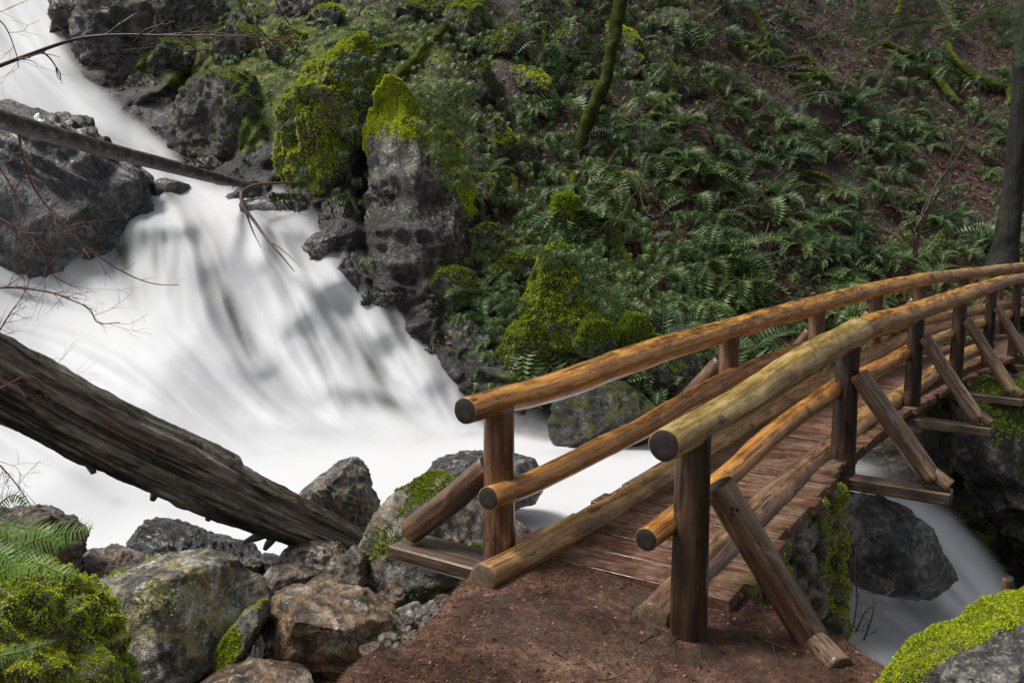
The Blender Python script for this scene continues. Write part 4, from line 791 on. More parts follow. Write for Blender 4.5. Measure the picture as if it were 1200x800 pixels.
big = fallen('fallen_log', 'big cracked weathered log lying down into the rocks at left', [P(-150, 372, 5.0)+4.5*(P(-150, 372, 5.0)-P(0, 443, 5.6)), P(-150, 372, 5.0), P(0, 443, 5.6), P(100, 495, 6.0), P(200, 542, 6.4), P(300, 588, 6.85), P(380, 622, 7.2), P(428, 642, 7.4)], [.25, .245, .243, .245, .245, .24, .19, .13], 3, crack=.42, bump=.05)
for (px, py, Y, l, a) in ((290,556,6.8,.20,-.35),(106,543,6.05,.14,-1.2),(184,577,6.35,.12,-1.9),(248,603,6.7,.1,-2.),(304,628,6.9,.18,-2.7),(318,634,6.95,.14,-2.1)):
    p0 = P(px, py, Y)-np.array([math.cos(a), 0, math.sin(a)])*.06; l += .03; mb = MB(); add_tube(mb, [p0, p0+np.array([math.cos(a)*l*.5, -.02, math.sin(a)*l*.35]), p0+np.array([math.cos(a)*l, -.03, math.sin(a)*l*.8])], [.04, .034, .02], 7, 8, .3, 8, 2); mb.build('branch_stub', M['old'], big)
thin = fallen('fallen_log', 'slender dark log reaching across the rock into the upper falls', [P(-420, -35, 10.), P(-90, 103, 13.4), P(0, 139, 14.4), P(60, 157, 15.4), P(130, 177, 16.6), P(200, 195, 18.0), P(262, 211, 19.4), P(305, 219, 19.9)], [.18, .17, .165, .165, .155, .145, .12, .05], 8, 40, 220, .10, 'bark_log', bump=.05)
wb = MB(); wp = [P(283, 228, 18.4), P(286, 243, 18.2), P(300, 262, 18.), P(315, 283, 17.6), P(330, 300, 17.3), P(345, 318, 17.)]
add_tube(wb, [P(345, 214, 19.2), P(305, 216, 18.9), P(288, 222, 18.6)]+wp, [.02, .04, .05, .05, .045, .035, .03, .02, .008], 8, 60, .2, 3, 1)
add_tube(wb, [wp[1], P(296, 270, 18.), P(306, 290, 17.6)], [.03, .018, .006], 6, 14, .2, 3, 1); add_tube(wb, [wp[3], P(330, 292, 17.4), P(352, 312, 17.)], [.02, .012, .004], 6, 14, .2, 3, 1)
tag(wb.build('dead_branch', M['twig']), 'dark forked dead branch hanging over the lip of the falls', 'branch')
# ================================================================= TREES, MOSSY LIMBS, TWIGS
def limb(name, label, cat, pix, wpx, mat='moss', Ys=None, off=.5, nseg=14, bump=.35, seed=0, tuft=True, group=None, tm='tuft_m', ts=.045, tn_=None):
    pts = [P(x, y, (Yh(x, y)-off if Ys is None else Ys[i])) for i, (x, y) in enumerate(pix)]
    wp = np.broadcast_to(np.asarray(wpx, float), (len(pts),)); rad = [w/2*p[1]/F for w, p in zip(wp, pts)]
    L = sum(np.linalg.norm(a-c) for a, c in zip(pts[:-1], pts[1:])); mb = MB(); add_tube(mb, pts, rad, nseg, max(12, int(L/.06)), bump, 2.5, seed, 0)
    o = mb.build(name, M[mat]); tag(o, label, cat, group); F3 = [f for f in mb.F if f.shape[1] == 4]; F3 = np.concatenate(F3); F3 = np.vstack([F3[:, :3], F3[:, [0, 2, 3]]]); ob_data[o.name] = (np.concatenate(mb.V), F3)
    if tuft: tufts(o, tn_ or int(800*L), ts, M[tm], lambda c, n: .3+sstep(-.3, .5, n[:, 2]), seed)
    return o
tr = empty('mossy_tree', hill(677, 182)); tag(tr, 'slender leaning tree trunk wrapped in green moss at top centre', 'tree')
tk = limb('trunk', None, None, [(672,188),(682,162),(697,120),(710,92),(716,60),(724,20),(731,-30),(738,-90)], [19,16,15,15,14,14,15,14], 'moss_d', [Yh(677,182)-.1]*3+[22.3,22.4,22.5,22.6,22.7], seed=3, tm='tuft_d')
for o in [tk]:
    o.parent = tr; o.location = o.location-tr.location
tg = empty('dark_tree', hill(1168, 312)); tag(tg, 'dark furrowed tree trunk at the right edge beyond the footbridge', 'tree')
tt = limb('trunk', None, None, [(1172,318),(1179,290),(1186,230),(1195,150),(1200,60),(1205,-40),(1208,-140)], [38,28,23,22,22,21,20], 'twig', [20.5]*7, seed=4, tuft=False, bump=.2, nseg=30); tt.parent = tg; tt.location = tt.location-tg.location
b = NB('dark_bark'); tc = b.n('TexCoord').outputs['Object']; w_ = b.noise(b.mapping(tc, (7, 7, 1.1)), 1., 6, .7, .5); c_ = b.cramp(w_, [(.38, (.002, .0016, .0012)), (.5, (.008, .006, .0045)), (.66, (.028, .022, .016))]); c_ = b.mix(b.ramp(b.noise(tc, 2.5, 5, .7), .52, .66), c_, (.02, .026, .008))
M['bark'] = b.fin(c_, .8, b.bump(w_, .9, .08)); tt.data.materials[0] = M['bark']
tag(tg, kind=None)
LIMBS = [([(646,212),(658,203),(669,207),(672,225),(668,245),(662,262)],[6,9,10,10,9,7],'mossy hooked limb arching over the moss wrapped stump'),
 ([(1035,50),(1058,60),(1082,74),(1100,92),(1112,108),(1126,122)],[7,8,9,9,8,5],'upper mossy fallen limb lying on the slope at top right'),
 ([(1110,50),(1118,68),(1140,86),(1162,99),(1182,104),(1187,122)],[6,8,9,9,10,8],'mossy fallen limb bending down beside the dark tree trunk'),
 ([(924,199),(940,201),(960,205),(976,212)],[4,6,6,3],'short mossy stick lying in leaf litter at right'),
 ([(922,88),(938,90),(957,88),(966,84),(966,97)],[5,7,7,6,4],'yellow mossy twig with an upturned tip at upper right'),
 ([(905,66),(925,69),(945,67),(955,76)],[4,5,6,4],'arched mossy twig just above the upturned twig'),
 ([(880,8),(892,28),(897,45),(903,62)],[5,6,6,4],'bright mossy stem dropping from the top edge at right'),
 ([(860,52),(876,52),(890,57),(900,50)],[5,8,7,4],'mossy limb left of the arched twig'),
 ([(836,92),(846,104),(855,112),(861,125)],[5,6,6,4],'dark mossy limb on the slope above the ferns'),
 ([(733,214),(736,232),(733,250),(724,268),(727,288),(737,305),(741,330)],[7,9,12,10,9,7,4],'crooked hanging stem thick with yellow moss right of the moss mounds'),
 ([(778,65),(790,78),(797,92),(790,110)],[5,6,6,4],'mossy stem hooked downward right of the leaning trunk'),
 ([(760,140),(768,128),(780,118),(790,100),(800,70)],[6,6,6,5,4],'thin mossy branch rising beside the fern clumps at top centre'),
 ([(600,205),(603,215),(605,228)],[5,8,5],'small bright mossy knob among ferns'),
 ([(468,12),(480,9),(495,14),(503,22)],[3,5,5,3],'bright mossy twig at the top edge above the tall rock'),
 ([(512,45),(520,33),(535,20),(548,4),(552,-10)],[9,10,11,10,8],'thick mossy branch rising to the top edge over the tall rock'),
 ([(636,30),(640,60),(637,95),(642,130)],[5,6,6,4],'dark mossy stem hanging on the cliff at top centre'),
 ([(455,100),(478,78),(492,60),(500,40)],[8,9,7,5],'mossy root climbing above the tall grey rock'),
 ([(1056,0),(1050,20),(1040,36)],[5,5,4],'mossy stem at the top edge near the conifer boughs')]
for i, (pix, w, lb) in enumerate(LIMBS): limb('mossy_branch', lb, 'branch', pix, w, 'moss', off=.45, seed=i, nseg=10)
# bare twigs: a thing made of many thin tubes
def branchy(mb, p, d, L, r, depth, rr, spread=.6, n=3, droop=0., kink=.18):
    k = max(3, int(5+L*4)); pts = [p]; q = p.copy(); dd_ = d/np.linalg.norm(d)
    for i in range(k):
        dd_ = dd_+rr.randn(3)*kink+np.array([0, 0, -droop]); dd_ /= np.linalg.norm(dd_); q = q+dd_*L/k; pts.append(q.copy())
    add_tube(mb, pts, np.linspace(r, r*.45, len(pts)), 5 if r < .004 else 7, len(pts)*2, .12, 8, int(rr.randint(99)), caps=False)
    if depth > 0:
        for j in range(n):
            i = rr.randint(1, len(pts)-1); dv = pts[i]-pts[i-1]; dv /= np.linalg.norm(dv); nd = dv*.7+rr.randn(3)*spread; branchy(mb, pts[i], nd, L*rr.uniform(.3, .6), r*.55, depth-1, rr, spread, n, droop, kink)
def pix_branch(name, label, pix, Y, r0, r1, seed, depth=2, n=7, mat='twig', L=.35, spread=.6, Y1=None, cat='branch'):
    rr = np.random.RandomState(seed); Ys_ = np.linspace(Y, Y1 or Y, len(pix)); pts = [P(x, y, yy) for (x, y), yy in zip(pix, Ys_)]; mb = MB()
    add_tube(mb, pts, np.linspace(r0, r1, len(pts)), 8, 60, .15, 6, seed, caps=False); A, _ = resample(pts, 40)
    for j in range(n):
        i = rr.randint(4, 39); dv = A[i]-A[i-1]; dv /= np.linalg.norm(dv); s_ = rr.randn(3)*np.array([1, .5, 1])*spread; branchy(mb, A[i], dv*.8+s_, L*rr.uniform(.4, 1.1), (r0+(r1-r0)*i/40)*.5, depth-1, rr, spread*.8, 3)
    return tag(mb.build(name, M[mat]), label, cat)
pix_branch('bare_branch', 'long dark bare branch crossing the top left corner', [(-30,88),(0,77),(40,62),(90,46),(140,41),(200,42),(250,42),(290,43)], 4.2, .012, .003, 2, 2, 14, L=.30)
pix_branch('bare_branch', 'thin reddish twig spray continuing right at top left', [(150,42),(190,41),(240,38),(300,44),(352,50)], 4.5, .005, .0015, 3, 2, 13, 'twig_r', L=.25)
pix_branch('bare_branch', 'curved bare stem arching down across the dark rock at left', [(22,158),(27,185),(40,220),(62,250),(85,275),(112,298)], 4.2, .007, .003, 4, 2, 13, 'twig_r', L=.25)
pix_branch('bare_branch', 'bare twig reaching right above the cracked log', [(-20,338),(20,337),(60,343),(85,352),(105,362),(115,378),(140,378)], 4.0, .006, .002, 5, 2, 13, 'twig_r', L=.22)
pix_branch('bare_branch', 'thin straight twig pointing right in front of the dark rock', [(105,292),(130,310),(160,326),(185,333),(211,334)], 4.2, .005, .0015, 6, 1, 3, 'twig_r', L=.15)
pix_branch('bare_branch', 'fine reddish twig tangle at the left edge by the dark rock', [(-30,240),(10,262),(50,290),(60,320),(95,340)], 3.9, .005, .002, 7, 3, 12, 'twig_r', L=.30)
pix_branch('bare_branch', 'second fine twig tangle at the left edge above the dark rock', [(-30,150),(-5,190),(20,230),(30,260)], 4.1, .005, .002, 17, 3, 8, 'twig_r', L=.30)
pix_branch('bare_branch', 'sparse twig in the top left corner over white water', [(-20,10),(5,30),(18,60),(22,80)], 4.1, .004, .0015, 8, 2, 6, L=.25)
pix_branch('bare_shrub', 'fine bare shrub in front of the lower left pool', [(-30,520),(0,545),(25,575),(40,600)], 3.9, .004, .0015, 9, 3, 16, L=.28, cat='shrub')
pix_branch('bare_shrub', 'reddish bare shrub over the upper end of the cracked log', [(-40,470),(0,455),(35,440),(60,460)], 3.9, .004, .0015, 10, 3, 14, 'twig_r', L=.3, cat='shrub')
pix_branch('bare_shrub', 'wispy twig rising over the cracked log at the left edge', [(-20,420),(10,370),(30,340),(45,290)], 3.9, .004, .001, 12, 3, 8, L=.2, cat='shrub')
for i, (pix, lb) in enumerate([([(1000,735),(1004,700),(1002,660),(1008,620)], 'tall thin bare sapling beside the mossy abutment'), ([(1003,740),(1015,715),(1035,700),(1048,690)], 'low bare twig leaning right in front of the stream'), ([(1012,750),(1022,722),(1024,700)], 'short bare twig by the bottom right mossy rock')]):
    pix_branch('bare_sapling', lb, pix, 4.6, .006, .002, 20+i, 2, 5, L=.2, cat='sapling')
st_ = MB(); q = P(1181, 712, 3.9); add_tube(st_, [q, P(1181, 676, 3.9)], [.026, .026], 12, 10, .06, 6, 1); tag(st_.build('wooden_stub', mats=[M['beam'], M['end']]), 'short dark round stub standing behind the bottom right rock', 'stub')
sap = [([(1072,300),(1078,270),(1095,235),(1112,205),(1130,170),(1150,140)],'slender multi branched sapling on the slope right of centre'),([(1074,302),(1070,275),(1086,245),(1098,215),(1118,190)],'second slender sapling growing from the same foot')]
for i, (pix, lb) in enumerate(sap): pix_branch('bare_sapling', lb, pix, 19.6, .045, .012, 40+i, 2, 7, L=1.1, cat='sapling')
DT = [([(20,-10),(60,-30)],0)]
rr = np.random.RandomState(77); spots = [(630,60),(560,40),(690,40),(820,30),(850,90),(800,160),(930,120),(1000,90),(880,200),(1020,180),(900,260),(640,250),(260,60),(330,60),(420,20),(980,240),(1100,240),(590,150),(740,60),(860,140),(1060,140),(960,30),(840,250),(775,235),(1140,60),(340,30)]
for i, (x, y) in enumerate(spots):
    mb = MB(); p = hill(x, y, .3); branchy(mb, p, np.array([rr.randn(), -.3, rr.uniform(-.3, .9)]), rr.uniform(1.5, 2.8), .022, 2, rr, .6, 4, .03)
    tag(mb.build('dead_branch', M['twig']), 'thin dead twiggy branch caught among the ferns on the dark slope', 'branch', 'dead branches on the fern slope')
# ================================================================= FERNS
def fern_mesh(seed, nf=14, L=.75, np_=20, droop=1.0, el=(.35, 1.1), side=0., pin=.16, hang=False, detail=False):
    r = np.random.RandomState(seed); V = []; Q = []; n = 0
    for f in range(nf):
        az = 2*math.pi*(f+r.uniform(-.3, .3))/nf if not hang else r.uniform(-1.25, 1.25)-math.pi/2
        e = r.uniform(*el); l = L*r.uniform(.65, 1.1); k = np_+2; t = np.linspace(0, 1, k)
        ang = e-droop*r.uniform(.75, 1.3)*t**1.3*1.6; hd = np.array([math.cos(az), math.sin(az), 0]); dx = np.cumsum(np.cos(ang))*l/k; dz = np.cumsum(np.sin(ang))*l/k
        sw = r.uniform(-.25, .25); sd = np.array([-hd[1], hd[0], 0]); C = dx[:, None]*hd+dz[:, None]*np.array([0, 0, 1.])+(sw*l*t**2)[:, None]*sd
        T = np.gradient(C, axis=0); T /= np.linalg.norm(T, axis=1)[:, None]; S = sd*math.cos(.0)+0*T; S = S-(S*T).sum(1)[:, None]*T; S /= np.linalg.norm(S, axis=1)[:, None]; U = np.cross(S, T)
        roll = r.uniform(-.5, .5); S2 = S*math.cos(roll)+U*math.sin(roll); U2 = -S*math.sin(roll)+U*math.cos(roll)
        w0 = .006*l/.7; A = np.vstack([C-S2*w0*(1-t)[:, None], C+S2*w0*(1-t)[:, None]]); V.append(A); Q += [[n+i, n+k+i, n+k+i+1, n+i+1] for i in range(k-1)]; n += 2*k
        prof = np.clip(np.sin(np.clip((t-.02)/.98, 0, 1)**.55*math.pi)**.7, .0, 1)*pin*l*1.15
        for i in range(2, k-1):
            for sg in (-1, 1):
                ln = prof[i]*r.uniform(.85, 1.1); bw = l/k*.42*(1.0 if not hang else .95); o = C[i]; ax = S2[i]*sg*math.cos(.28)+T[i]*math.sin(.28)+U2[i]*(-.22+r.uniform(-.12, .12))
                if detail:
                    m_ = 6; us = np.linspace(0, 1, m_); wv = bw*np.array([.8, 1.05, .9, .75, .5, .05]); ctr = o+ax*ln*us[:, None]+U2[i]*(-.12*ln*us**2)[:, None]; ser = np.where(np.arange(m_) % 2, 1.15, .85)[:, None]
                    V.append(np.vstack([ctr-T[i]*(wv*1)[:, None]*ser, ctr+T[i]*(wv)[:, None]*ser])); Q += [[n+j, n+m_+j, n+m_+j+1, n+j+1] for j in range(m_-1)]; n += 2*m_
                else:
                    V.append(np.array([o-T[i]*bw*.8, o+ax*ln*.45-T[i]*bw*.9-U2[i]*ln*.02, o+ax*ln-U2[i]*ln*.12, o+ax*ln*.45+T[i]*bw*.9, ])); Q.append([n, n+1, n+2, n+3]); n += 4
    V = np.vstack(V); me = bpy.data.meshes.new('fern'); me.from_pydata(V.tolist(), [], Q); me.update(); return me, V, np.array(Q)
big_v = [fern_mesh(s, nf=rnd.randint(12, 18), L=rnd.uniform(.75, .98), np_=16, droop=rnd.uniform(.75, 1.15), pin=.17) for s in range(6)]
hang_v = [fern_mesh(60+s_, nf=rnd.randint(9, 13), L=rnd.uniform(.85, 1.05), np_=15, droop=rnd.uniform(1.1, 1.5), el=(.0, .95), pin=.155, hang=True) for s_ in range(5)]
for me, _, _ in big_v+hang_v: me.materials.append(M['fern'])
def poisson(n, dens, mind, seed, box=(420, 1215, -30, 470)):
    r = np.random.RandomState(seed); out = []
    for _ in range(n*60):
        x, y = r.uniform(box[0], box[1]), r.uniform(box[2], box[3])
        if r.rand() > dens(x, y): continue
        m = mind*(.75+.5*r.rand())
        if any((x-a)**2+((y-c)*1.25)**2 < m*m for a, c in out): continue
        out.append((x, y))
        if len(out) >= n: break
    return out
def bl(x, y, cx, cy, rx, ry): return math.exp(-((x-cx)/rx)**2-((y-cy)/ry)**2)
AVOID = [(480,250,60,150),(395,170,60,110),(650,400,70,60),(695,120,22,80)]
def dens_big(x, y):
    d = .95*(x > 620)+.35*(x <= 620)
    for a in AVOID: d *= 1-bl(x, y, *a)
    if y > 455: d *= .3
    if sdf(x, y, WATER) > -45 or (x < 520 and y > 280): return 0
    d *= 1-.8*bl(x, y, 690, 90, 60, 40); d *= 1-.25*(x > 900)
    return d*(1-.45*bl(x, y, 900, 330, 110, 40))*(1-.5*bl(x, y, 1100, 330, 80, 30))
ZONES = [(lambda x, y: x < 640, 'deep green fern among many on the cliff beside the tall grey rock', 'ferns on the cliff by the tall rock'),
 (lambda x, y: x < 830 and y < 200, 'deep green sword fern among many around the leaning mossy trunk', 'ferns around the leaning trunk'),
 (lambda x, y: x < 830, 'arching sword fern among many above the left handrail', 'ferns above the left handrail'),
 (lambda x, y: y < 150, 'dim sword fern among many high on the dark right slope', 'ferns high on the right slope'),
 (lambda x, y: True, 'sword fern among many in red leaf litter behind the far bridge half', 'ferns behind the far bridge half')]
def place(me, loc, nrm_, sc, rz, r, lean=.5):
    up = np.array([0, 0, 1.])*(1-lean)+nrm_*lean; up /= np.linalg.norm(up); zq = Vector((0, 0, 1)).rotation_difference(Vector(up)).to_matrix().to_4x4()
    return Matrix.Translation(Vector(loc)) @ zq @ Matrix.Rotation(rz, 4, 'Z') @ Matrix.Diagonal((sc, sc, sc, 1))
def hnorm(x, y):
    a, b_, c = hill(x-8, y), hill(x+8, y), hill(x, y-8); d = hill(x, y+8); n = np.cross(b_-a, c-d); n /= np.linalg.norm(n); return n if n@(CAM-a) > 0 else -n
clump = lambda x, y: dens_big(x, y)*(1 if vnoise(np.array([x/75., y/55., 3.]), 4) > -.12 else .12)
pts_ = poisson(290, clump, 20.5, 5)
for i, (x, y) in enumerate(pts_):
    hg = (rnd.random() < (.75 if x < 830 else .35)); me = hang_v[i % 5][0] if hg else big_v[i % 6][0]; o = bpy.data.objects.new('sword_fern', me); COL.objects.link(o); sc = rnd.choice([.7, .85, 1., 1.15, 1.3, 1.6])*rnd.uniform(.9, 1.1)*(.85 if x < 620 else 1.12)
    o.matrix_world = place(me, hill(x, y, .28), hnorm(x, y), sc, (rnd.uniform(-.5, .5)+math.atan2(hnorm(x, y)[0], -hnorm(x, y)[1])) if hg else rnd.uniform(0, 6.28), rnd, .55 if hg else .42)
    for f_, lb, gr in ZONES:
        if f_(x, y): tag(o, lb, 'fern', gr); break
# ---- the low growth between them: hanging polypody and small ferns nobody could count
def scatter(name, label, cat_kind, protos, pos, nrms, scs, mat, seed, lean=.6, hang=False):
    r = np.random.RandomState(seed); Vs = []; Qs = []; n = 0
    for p, nn, sc in zip(pos, nrms, scs):
        V, Q = protos[r.randint(len(protos))]
        m = np.array(place(None, p, nn, sc, r.uniform(-.5, .5)+(math.atan2(nn[0], -nn[1]) if hang else r.uniform(0, 6.28)), r, lean)); Vs.append(V@m[:3, :3].T+m[:3, 3]); Qs.append(Q+n); n += len(V)
    return tag(mesh(name, np.vstack(Vs), np.vstack(Qs), mat, smooth=False), label, kind='stuff')
small = [fern_mesh(100+s, nf=6, L=.42, np_=7, droop=1.4, el=(-.1, .8), pin=.24, hang=True)[1:] for s in range(5)]
small2 = [fern_mesh(120+s, nf=7, L=.40, np_=7, droop=1.1, el=(.2, 1.1), pin=.25)[1:] for s in range(5)]
def dens_small(x, y):
    d = .22+.95*bl(x, y, 590, 130, 80, 110)+.9*bl(x, y, 560, 390, 80, 50)+.9*bl(x, y, 690, 330, 130, 90)+1.2*bl(x, y, 320, 40, 120, 60)+.8*bl(x, y, 450, 20, 90, 40)+.5*bl(x, y, 690, 30, 160, 50)+.6*bl(x, y, 640, 240, 120, 60)+.8*bl(x, y, 850, 380, 130, 60)+.5*bl(x,y,540,110,50,60)
    d *= 1-.95*bl(x, y, 490, 270, 48, 110); d *= 1-.85*bl(x, y, 395, 170, 38, 110); d *= 1-.7*bl(x, y, 655, 400, 55, 45)
    if sdf(x, y, WATER) > -14: d = 0
    if x < 470 and y > 240: d *= .15
    if x < 330: d *= .95 if y < 95 else .12
    return min(1, d)
ps = poisson(1500, dens_small, 10.5, 8, (240, 1215, -30, 470)); hp = [hill(x, y, .22+.25*rnd.random()) for x, y in ps]; hn = [hnorm(x, y) for x, y in ps]
ih = [i for i, (x, y) in enumerate(ps) if x < 830 or i % 3 == 0]; iu = [i for i in range(len(ps)) if i not in set(ih)]
scatter('fern_undergrowth', 'small hanging ferns covering the mossy cliff', None, small, [hp[i] for i in ih], [hn[i] for i in ih], [rnd.uniform(.7, 1.35) for _ in ih], M['fern_small'], 1, .75, True)
scatter('low_undergrowth', 'low green plants between the ferns on the slope', None, small2, [hp[i] for i in iu], [hn[i] for i in iu], [rnd.uniform(.6, 1.2) for _ in iu], M['fern'], 2)
pd = poisson(420, lambda x, y: .9*(x > 640)*(y > 0), 20, 12); dead = [fern_mesh(140+s, nf=6, L=.6, np_=9, droop=1.9, el=(-.2, .5), pin=.13)[1:] for s in range(3)]
scatter('dead_fronds', 'brown withered fern fronds hanging below the green ones', None, dead, [hill(x, y, .25) for x, y in pd], [hnorm(x, y) for x, y in pd], [rnd.uniform(.7, 1.3) for _ in pd], M['fern_dead'], 3)
# cap rock ferns hanging right of the tall rock's moss cap
cp = [(x, y) for x, y in poisson(75, lambda x, y: 1, 9, 14, (478, 545, 95, 215)) if (x-486) > (y-120)*.30+rnd.uniform(-10, 12)][:36]
CFV = [fern_mesh(180+s_, nf=9, L=.5, np_=8, droop=1.5, el=(-.1, .8), pin=.2, hang=True)[1:] for s_ in range(4)]
scatter('cap_ferns', 'small ferns hanging from the moss cap of the tall grey rock', None, CFV, [P(x, y, 18.05+rnd.uniform(0, .35)) for x, y in cp], [hnorm(x, y) for x, y in cp], [rnd.uniform(.7, 1.1) for _ in cp], M['fern'], 4, .8, True)
mp = [(x, y) for x, y in poisson(36, lambda x, y: 1 if abs(((x-652)/66)**2+((y-375)/88)**2-.9) < .45 else 0, 11, 15, (570, 730, 270, 440)) if y < 425]
scatter('mound_ferns', 'small ferns growing round the edges of the large moss mound', None, CFV, [P(x, y, 16.2+rnd.uniform(0, .5)) for x, y in mp], [hnorm(x, y) for x, y in mp], [rnd.uniform(.6, 1.) for _ in mp], M['fern'], 5, .7, True)
rp_ = [(x, y) for x, y in poisson(34, lambda x, y: 1 if (x > 400+.0*y or y > 235) else .25, 11, 16, (330, 440, 60, 290))]
scatter('ridge_ferns', 'small ferns hanging off the bright green mossy ridge', None, CFV, [P(x, y, 19.3+rnd.uniform(0, .4)) for x, y in rp_], [hnorm(x, y) for x, y in rp_], [rnd.uniform(.6, 1.) for _ in rp_], M['fern'], 6, .8, True)
# ---- leaf litter
def leaves(name, label, pos, nrm_, size, mat, seed, flat=.35, asp=.6, curl=.25):
    r = np.random.RandomState(seed); n = len(pos); nn = nrm_+r.randn(n, 3)*flat; nn /= np.linalg.norm(nn, axis=1)[:, None]; a = np.cross(nn, r.randn(n, 3)); a /= np.linalg.norm(a, axis=1)[:, None]; c = np.cross(nn, a)
    s_ = size*(.55+.9*r.rand(n, 1)); V = np.stack([pos-a*s_, pos-c*s_*asp+nn*s_*curl, pos+a*s_, pos+c*s_*asp+nn*s_*curl*r.rand(n, 1)], 1).reshape(-1, 3)
    k_ = np.arange(n)[:, None]*4; Q = np.vstack([k_+np.array([[0, 1, 2]]), k_+np.array([[0, 2, 3]])]); return tag(mesh(name, V, Q, mat, smooth=False), label, kind='stuff')
r = np.random.RandomState(3); fi = r.rand(150000, 2); ix = 77+fi[:, 0]*(len(gx)-79); iy = fi[:, 1]*(len(gy)-2); I_ = ix.astype(int); J_ = iy.astype(int); fx = (ix-I_)[:, None]; fy = (iy-J_)[:, None]
pos = Bn[I_, J_]*(1-fx)*(1-fy)+Bn[I_+1, J_]*fx*(1-fy)+Bn[I_, J_+1]*(1-fx)*fy+Bn[I_+1, J_+1]*fx*fy; n_l = np.cross(Bn[I_+1, J_]-Bn[I_, J_], Bn[I_, J_+1]-Bn[I_, J_]); n_l /= np.linalg.norm(n_l, axis=1)[:, None]; n_l *= np.sign(((CAM-pos)*n_l).sum(1))[:, None]
GXX = gx[I_]; GYY = gy[J_]; pr = (lit[I_, J_]*1.1+.08)*(1-.9*rocky[I_, J_])*(W0[I_, J_] < -18)*(GXX > 200)*(GXX < 1260)*(GYY > -60)*(GYY < 480)*np.clip(.55+1.0*fbm(pos*.5, 3, 90), 0, 1); kp = r.rand(len(pr)) < pr
leaves('leaf_litter', 'red brown dead leaves lying all over the slope', pos[kp]+n_l[kp]*.03, n_l[kp], .062, M['litter'], 5)
# needles, chips and twigs on the path and the first boards
r = np.random.RandomState(31); n = 70000; X = r.uniform(-1.3, 2.5, n); Y = 2.6+3.3*r.rand(n)**1.1; Z, D = bank_z(X, Y); dk_ok = (D < .12)&(fbm(np.stack([X, Y, 0*X], -1)*2.2, 3, 77)+r.rand(n)*.9 > .28)
Z2 = Z+.004; nrm_ = np.tile([0, 0, 1.], (n, 1)); pp = np.stack([X, Y, Z2], -1)
leaves('fallen_needles', 'brown needles and bark crumbs strewn over the dirt path', pp[dk_ok], nrm_[dk_ok], .014, M['needle'], 6, .35, .10, .15)
n = 1100; X = r.uniform(-1.2, 2.3, n); Y = r.uniform(2.7, 5.5, n); Z, D = bank_z(X, Y); k_ = D < .1; leaves('bark_chips', 'small bark chips and leaf scraps on the dirt path', np.stack([X, Y, Z+.004], -1)[k_], nrm_[:n][k_], .012, M['needle'], 7, .5, .6, .3)
n = 900; ss_ = .1+9*r.rand(n)**1.6; la_ = WID*r.rand(n)+.05; side_ = r.rand(n) < .5; la_ = np.where(side_, WID-.05-np.abs(r.randn(n))*.22, la_); pq = np.array([at_s(a, c, zdeck(a)+.003) for a, c in zip(ss_, la_)]); leaves('deck_needles', 'needles and leaf crumbs lying on the wet deck boards', pq, nrm_[:n], .012, M['needle'], 8, .3, .3, .2)
mb = MB()
for i in range(40):
    x, y = r.uniform(-.8, 2.), r.uniform(3.2, 5.1); z, d = bank_z(np.array([x]), np.array([y]))
    if d[0] > -.05: continue
    branchy(mb, np.array([x, y, z[0]+.006]), np.array([r.randn(), r.randn(), .0]), r.uniform(.12, .36), .0048, 1, r, .5, 2, 0, .12)
tag(mb.build('fallen_twigs', M['twig']), 'thin fallen twigs scattered on the dirt path', kind='stuff')
# ---- foreground ferns at the lower left
def frond(name, label, pix, Y, W, mat, seed, npn=34, Y1=None):
    r = np.random.RandomState(seed); pts = [P(x, y, yy) for (x, y), yy in zip(pix, np.linspace(Y, Y1 or Y, len(pix)))]; A, s = resample(pts, npn+6); mb = MB(); add_tube(mb, pts, np.linspace(.004, .0012, len(pts)), 6, 50, 0, 1, 0, caps=False)
    T = np.gradient(A, axis=0); T /= np.linalg.norm(T, axis=1)[:, None]; L = s[-1]; up = np.array([.1, -.75, .65]); up /= np.linalg.norm(up)
    for i in range(3, len(A)-1):
        t = i/len(A); S = np.cross(up, T[i]); S /= np.linalg.norm(S); U = np.cross(T[i], S); ln0 = W*min(1, (t*5)**.6)*(1-t**2.2)**.8
        for sg in (-1, 1):
            ln = ln0*r.uniform(.88, 1.08); bw = L/len(A)*.36; ax = S*sg*.96+T[i]*.28+U*r.uniform(-.25, .05); m_ = 9; us = np.linspace(0, 1, m_); wv = bw*np.clip(1.05-us**2.2, .04, 1)*np.where(np.arange(m_) % 2, 1.12, .82)
            ctr = A[i]+ax*ln*us[:, None]+U*(-.14*ln*us**2)[:, None]+T[i]*(.07*ln*us**2)[:, None]; V = np.vstack([ctr-T[i]*wv[:, None], ctr+T[i]*wv[:, None]+U*.002]); mb.add(V, np.array([[j, m_+j, m_+j+1, j+1] for j in range(m_-1)]))
    return mb
fe = empty('sword_fern', P(-30, 700, 3.2)); tag(fe, 'bright green sword fern with spreading fronds at the lower left edge', 'fern')
for i, (pix, Y, W, Y1) in enumerate([([(-30,665),(10,650),(40,633),(70,625),(92,622),(110,618)],2.9,.115,2.75),([(-40,640),(-10,600),(15,580),(32,592)],3.1,.075,3.05),([(-30,660),(10,652),(45,660),(75,672),(95,668)],3.0,.07,2.95),([(-30,640),(0,615),(28,618),(50,622),(75,640)],3.1,.085,3.0),([(-30,690),(0,672),(20,662),(45,668)],2.8,.1,2.7),([(-50,620),(-20,640),(5,650),(20,668),(30,690)],2.9,.08,2.8)]):
    frond('f', '', pix, Y, W, None, i, (26, 24, 17, 17, 17, 17)[i], Y1).build('frond', M['fern_bright'] if i != 1 else M['fern_small'], fe)
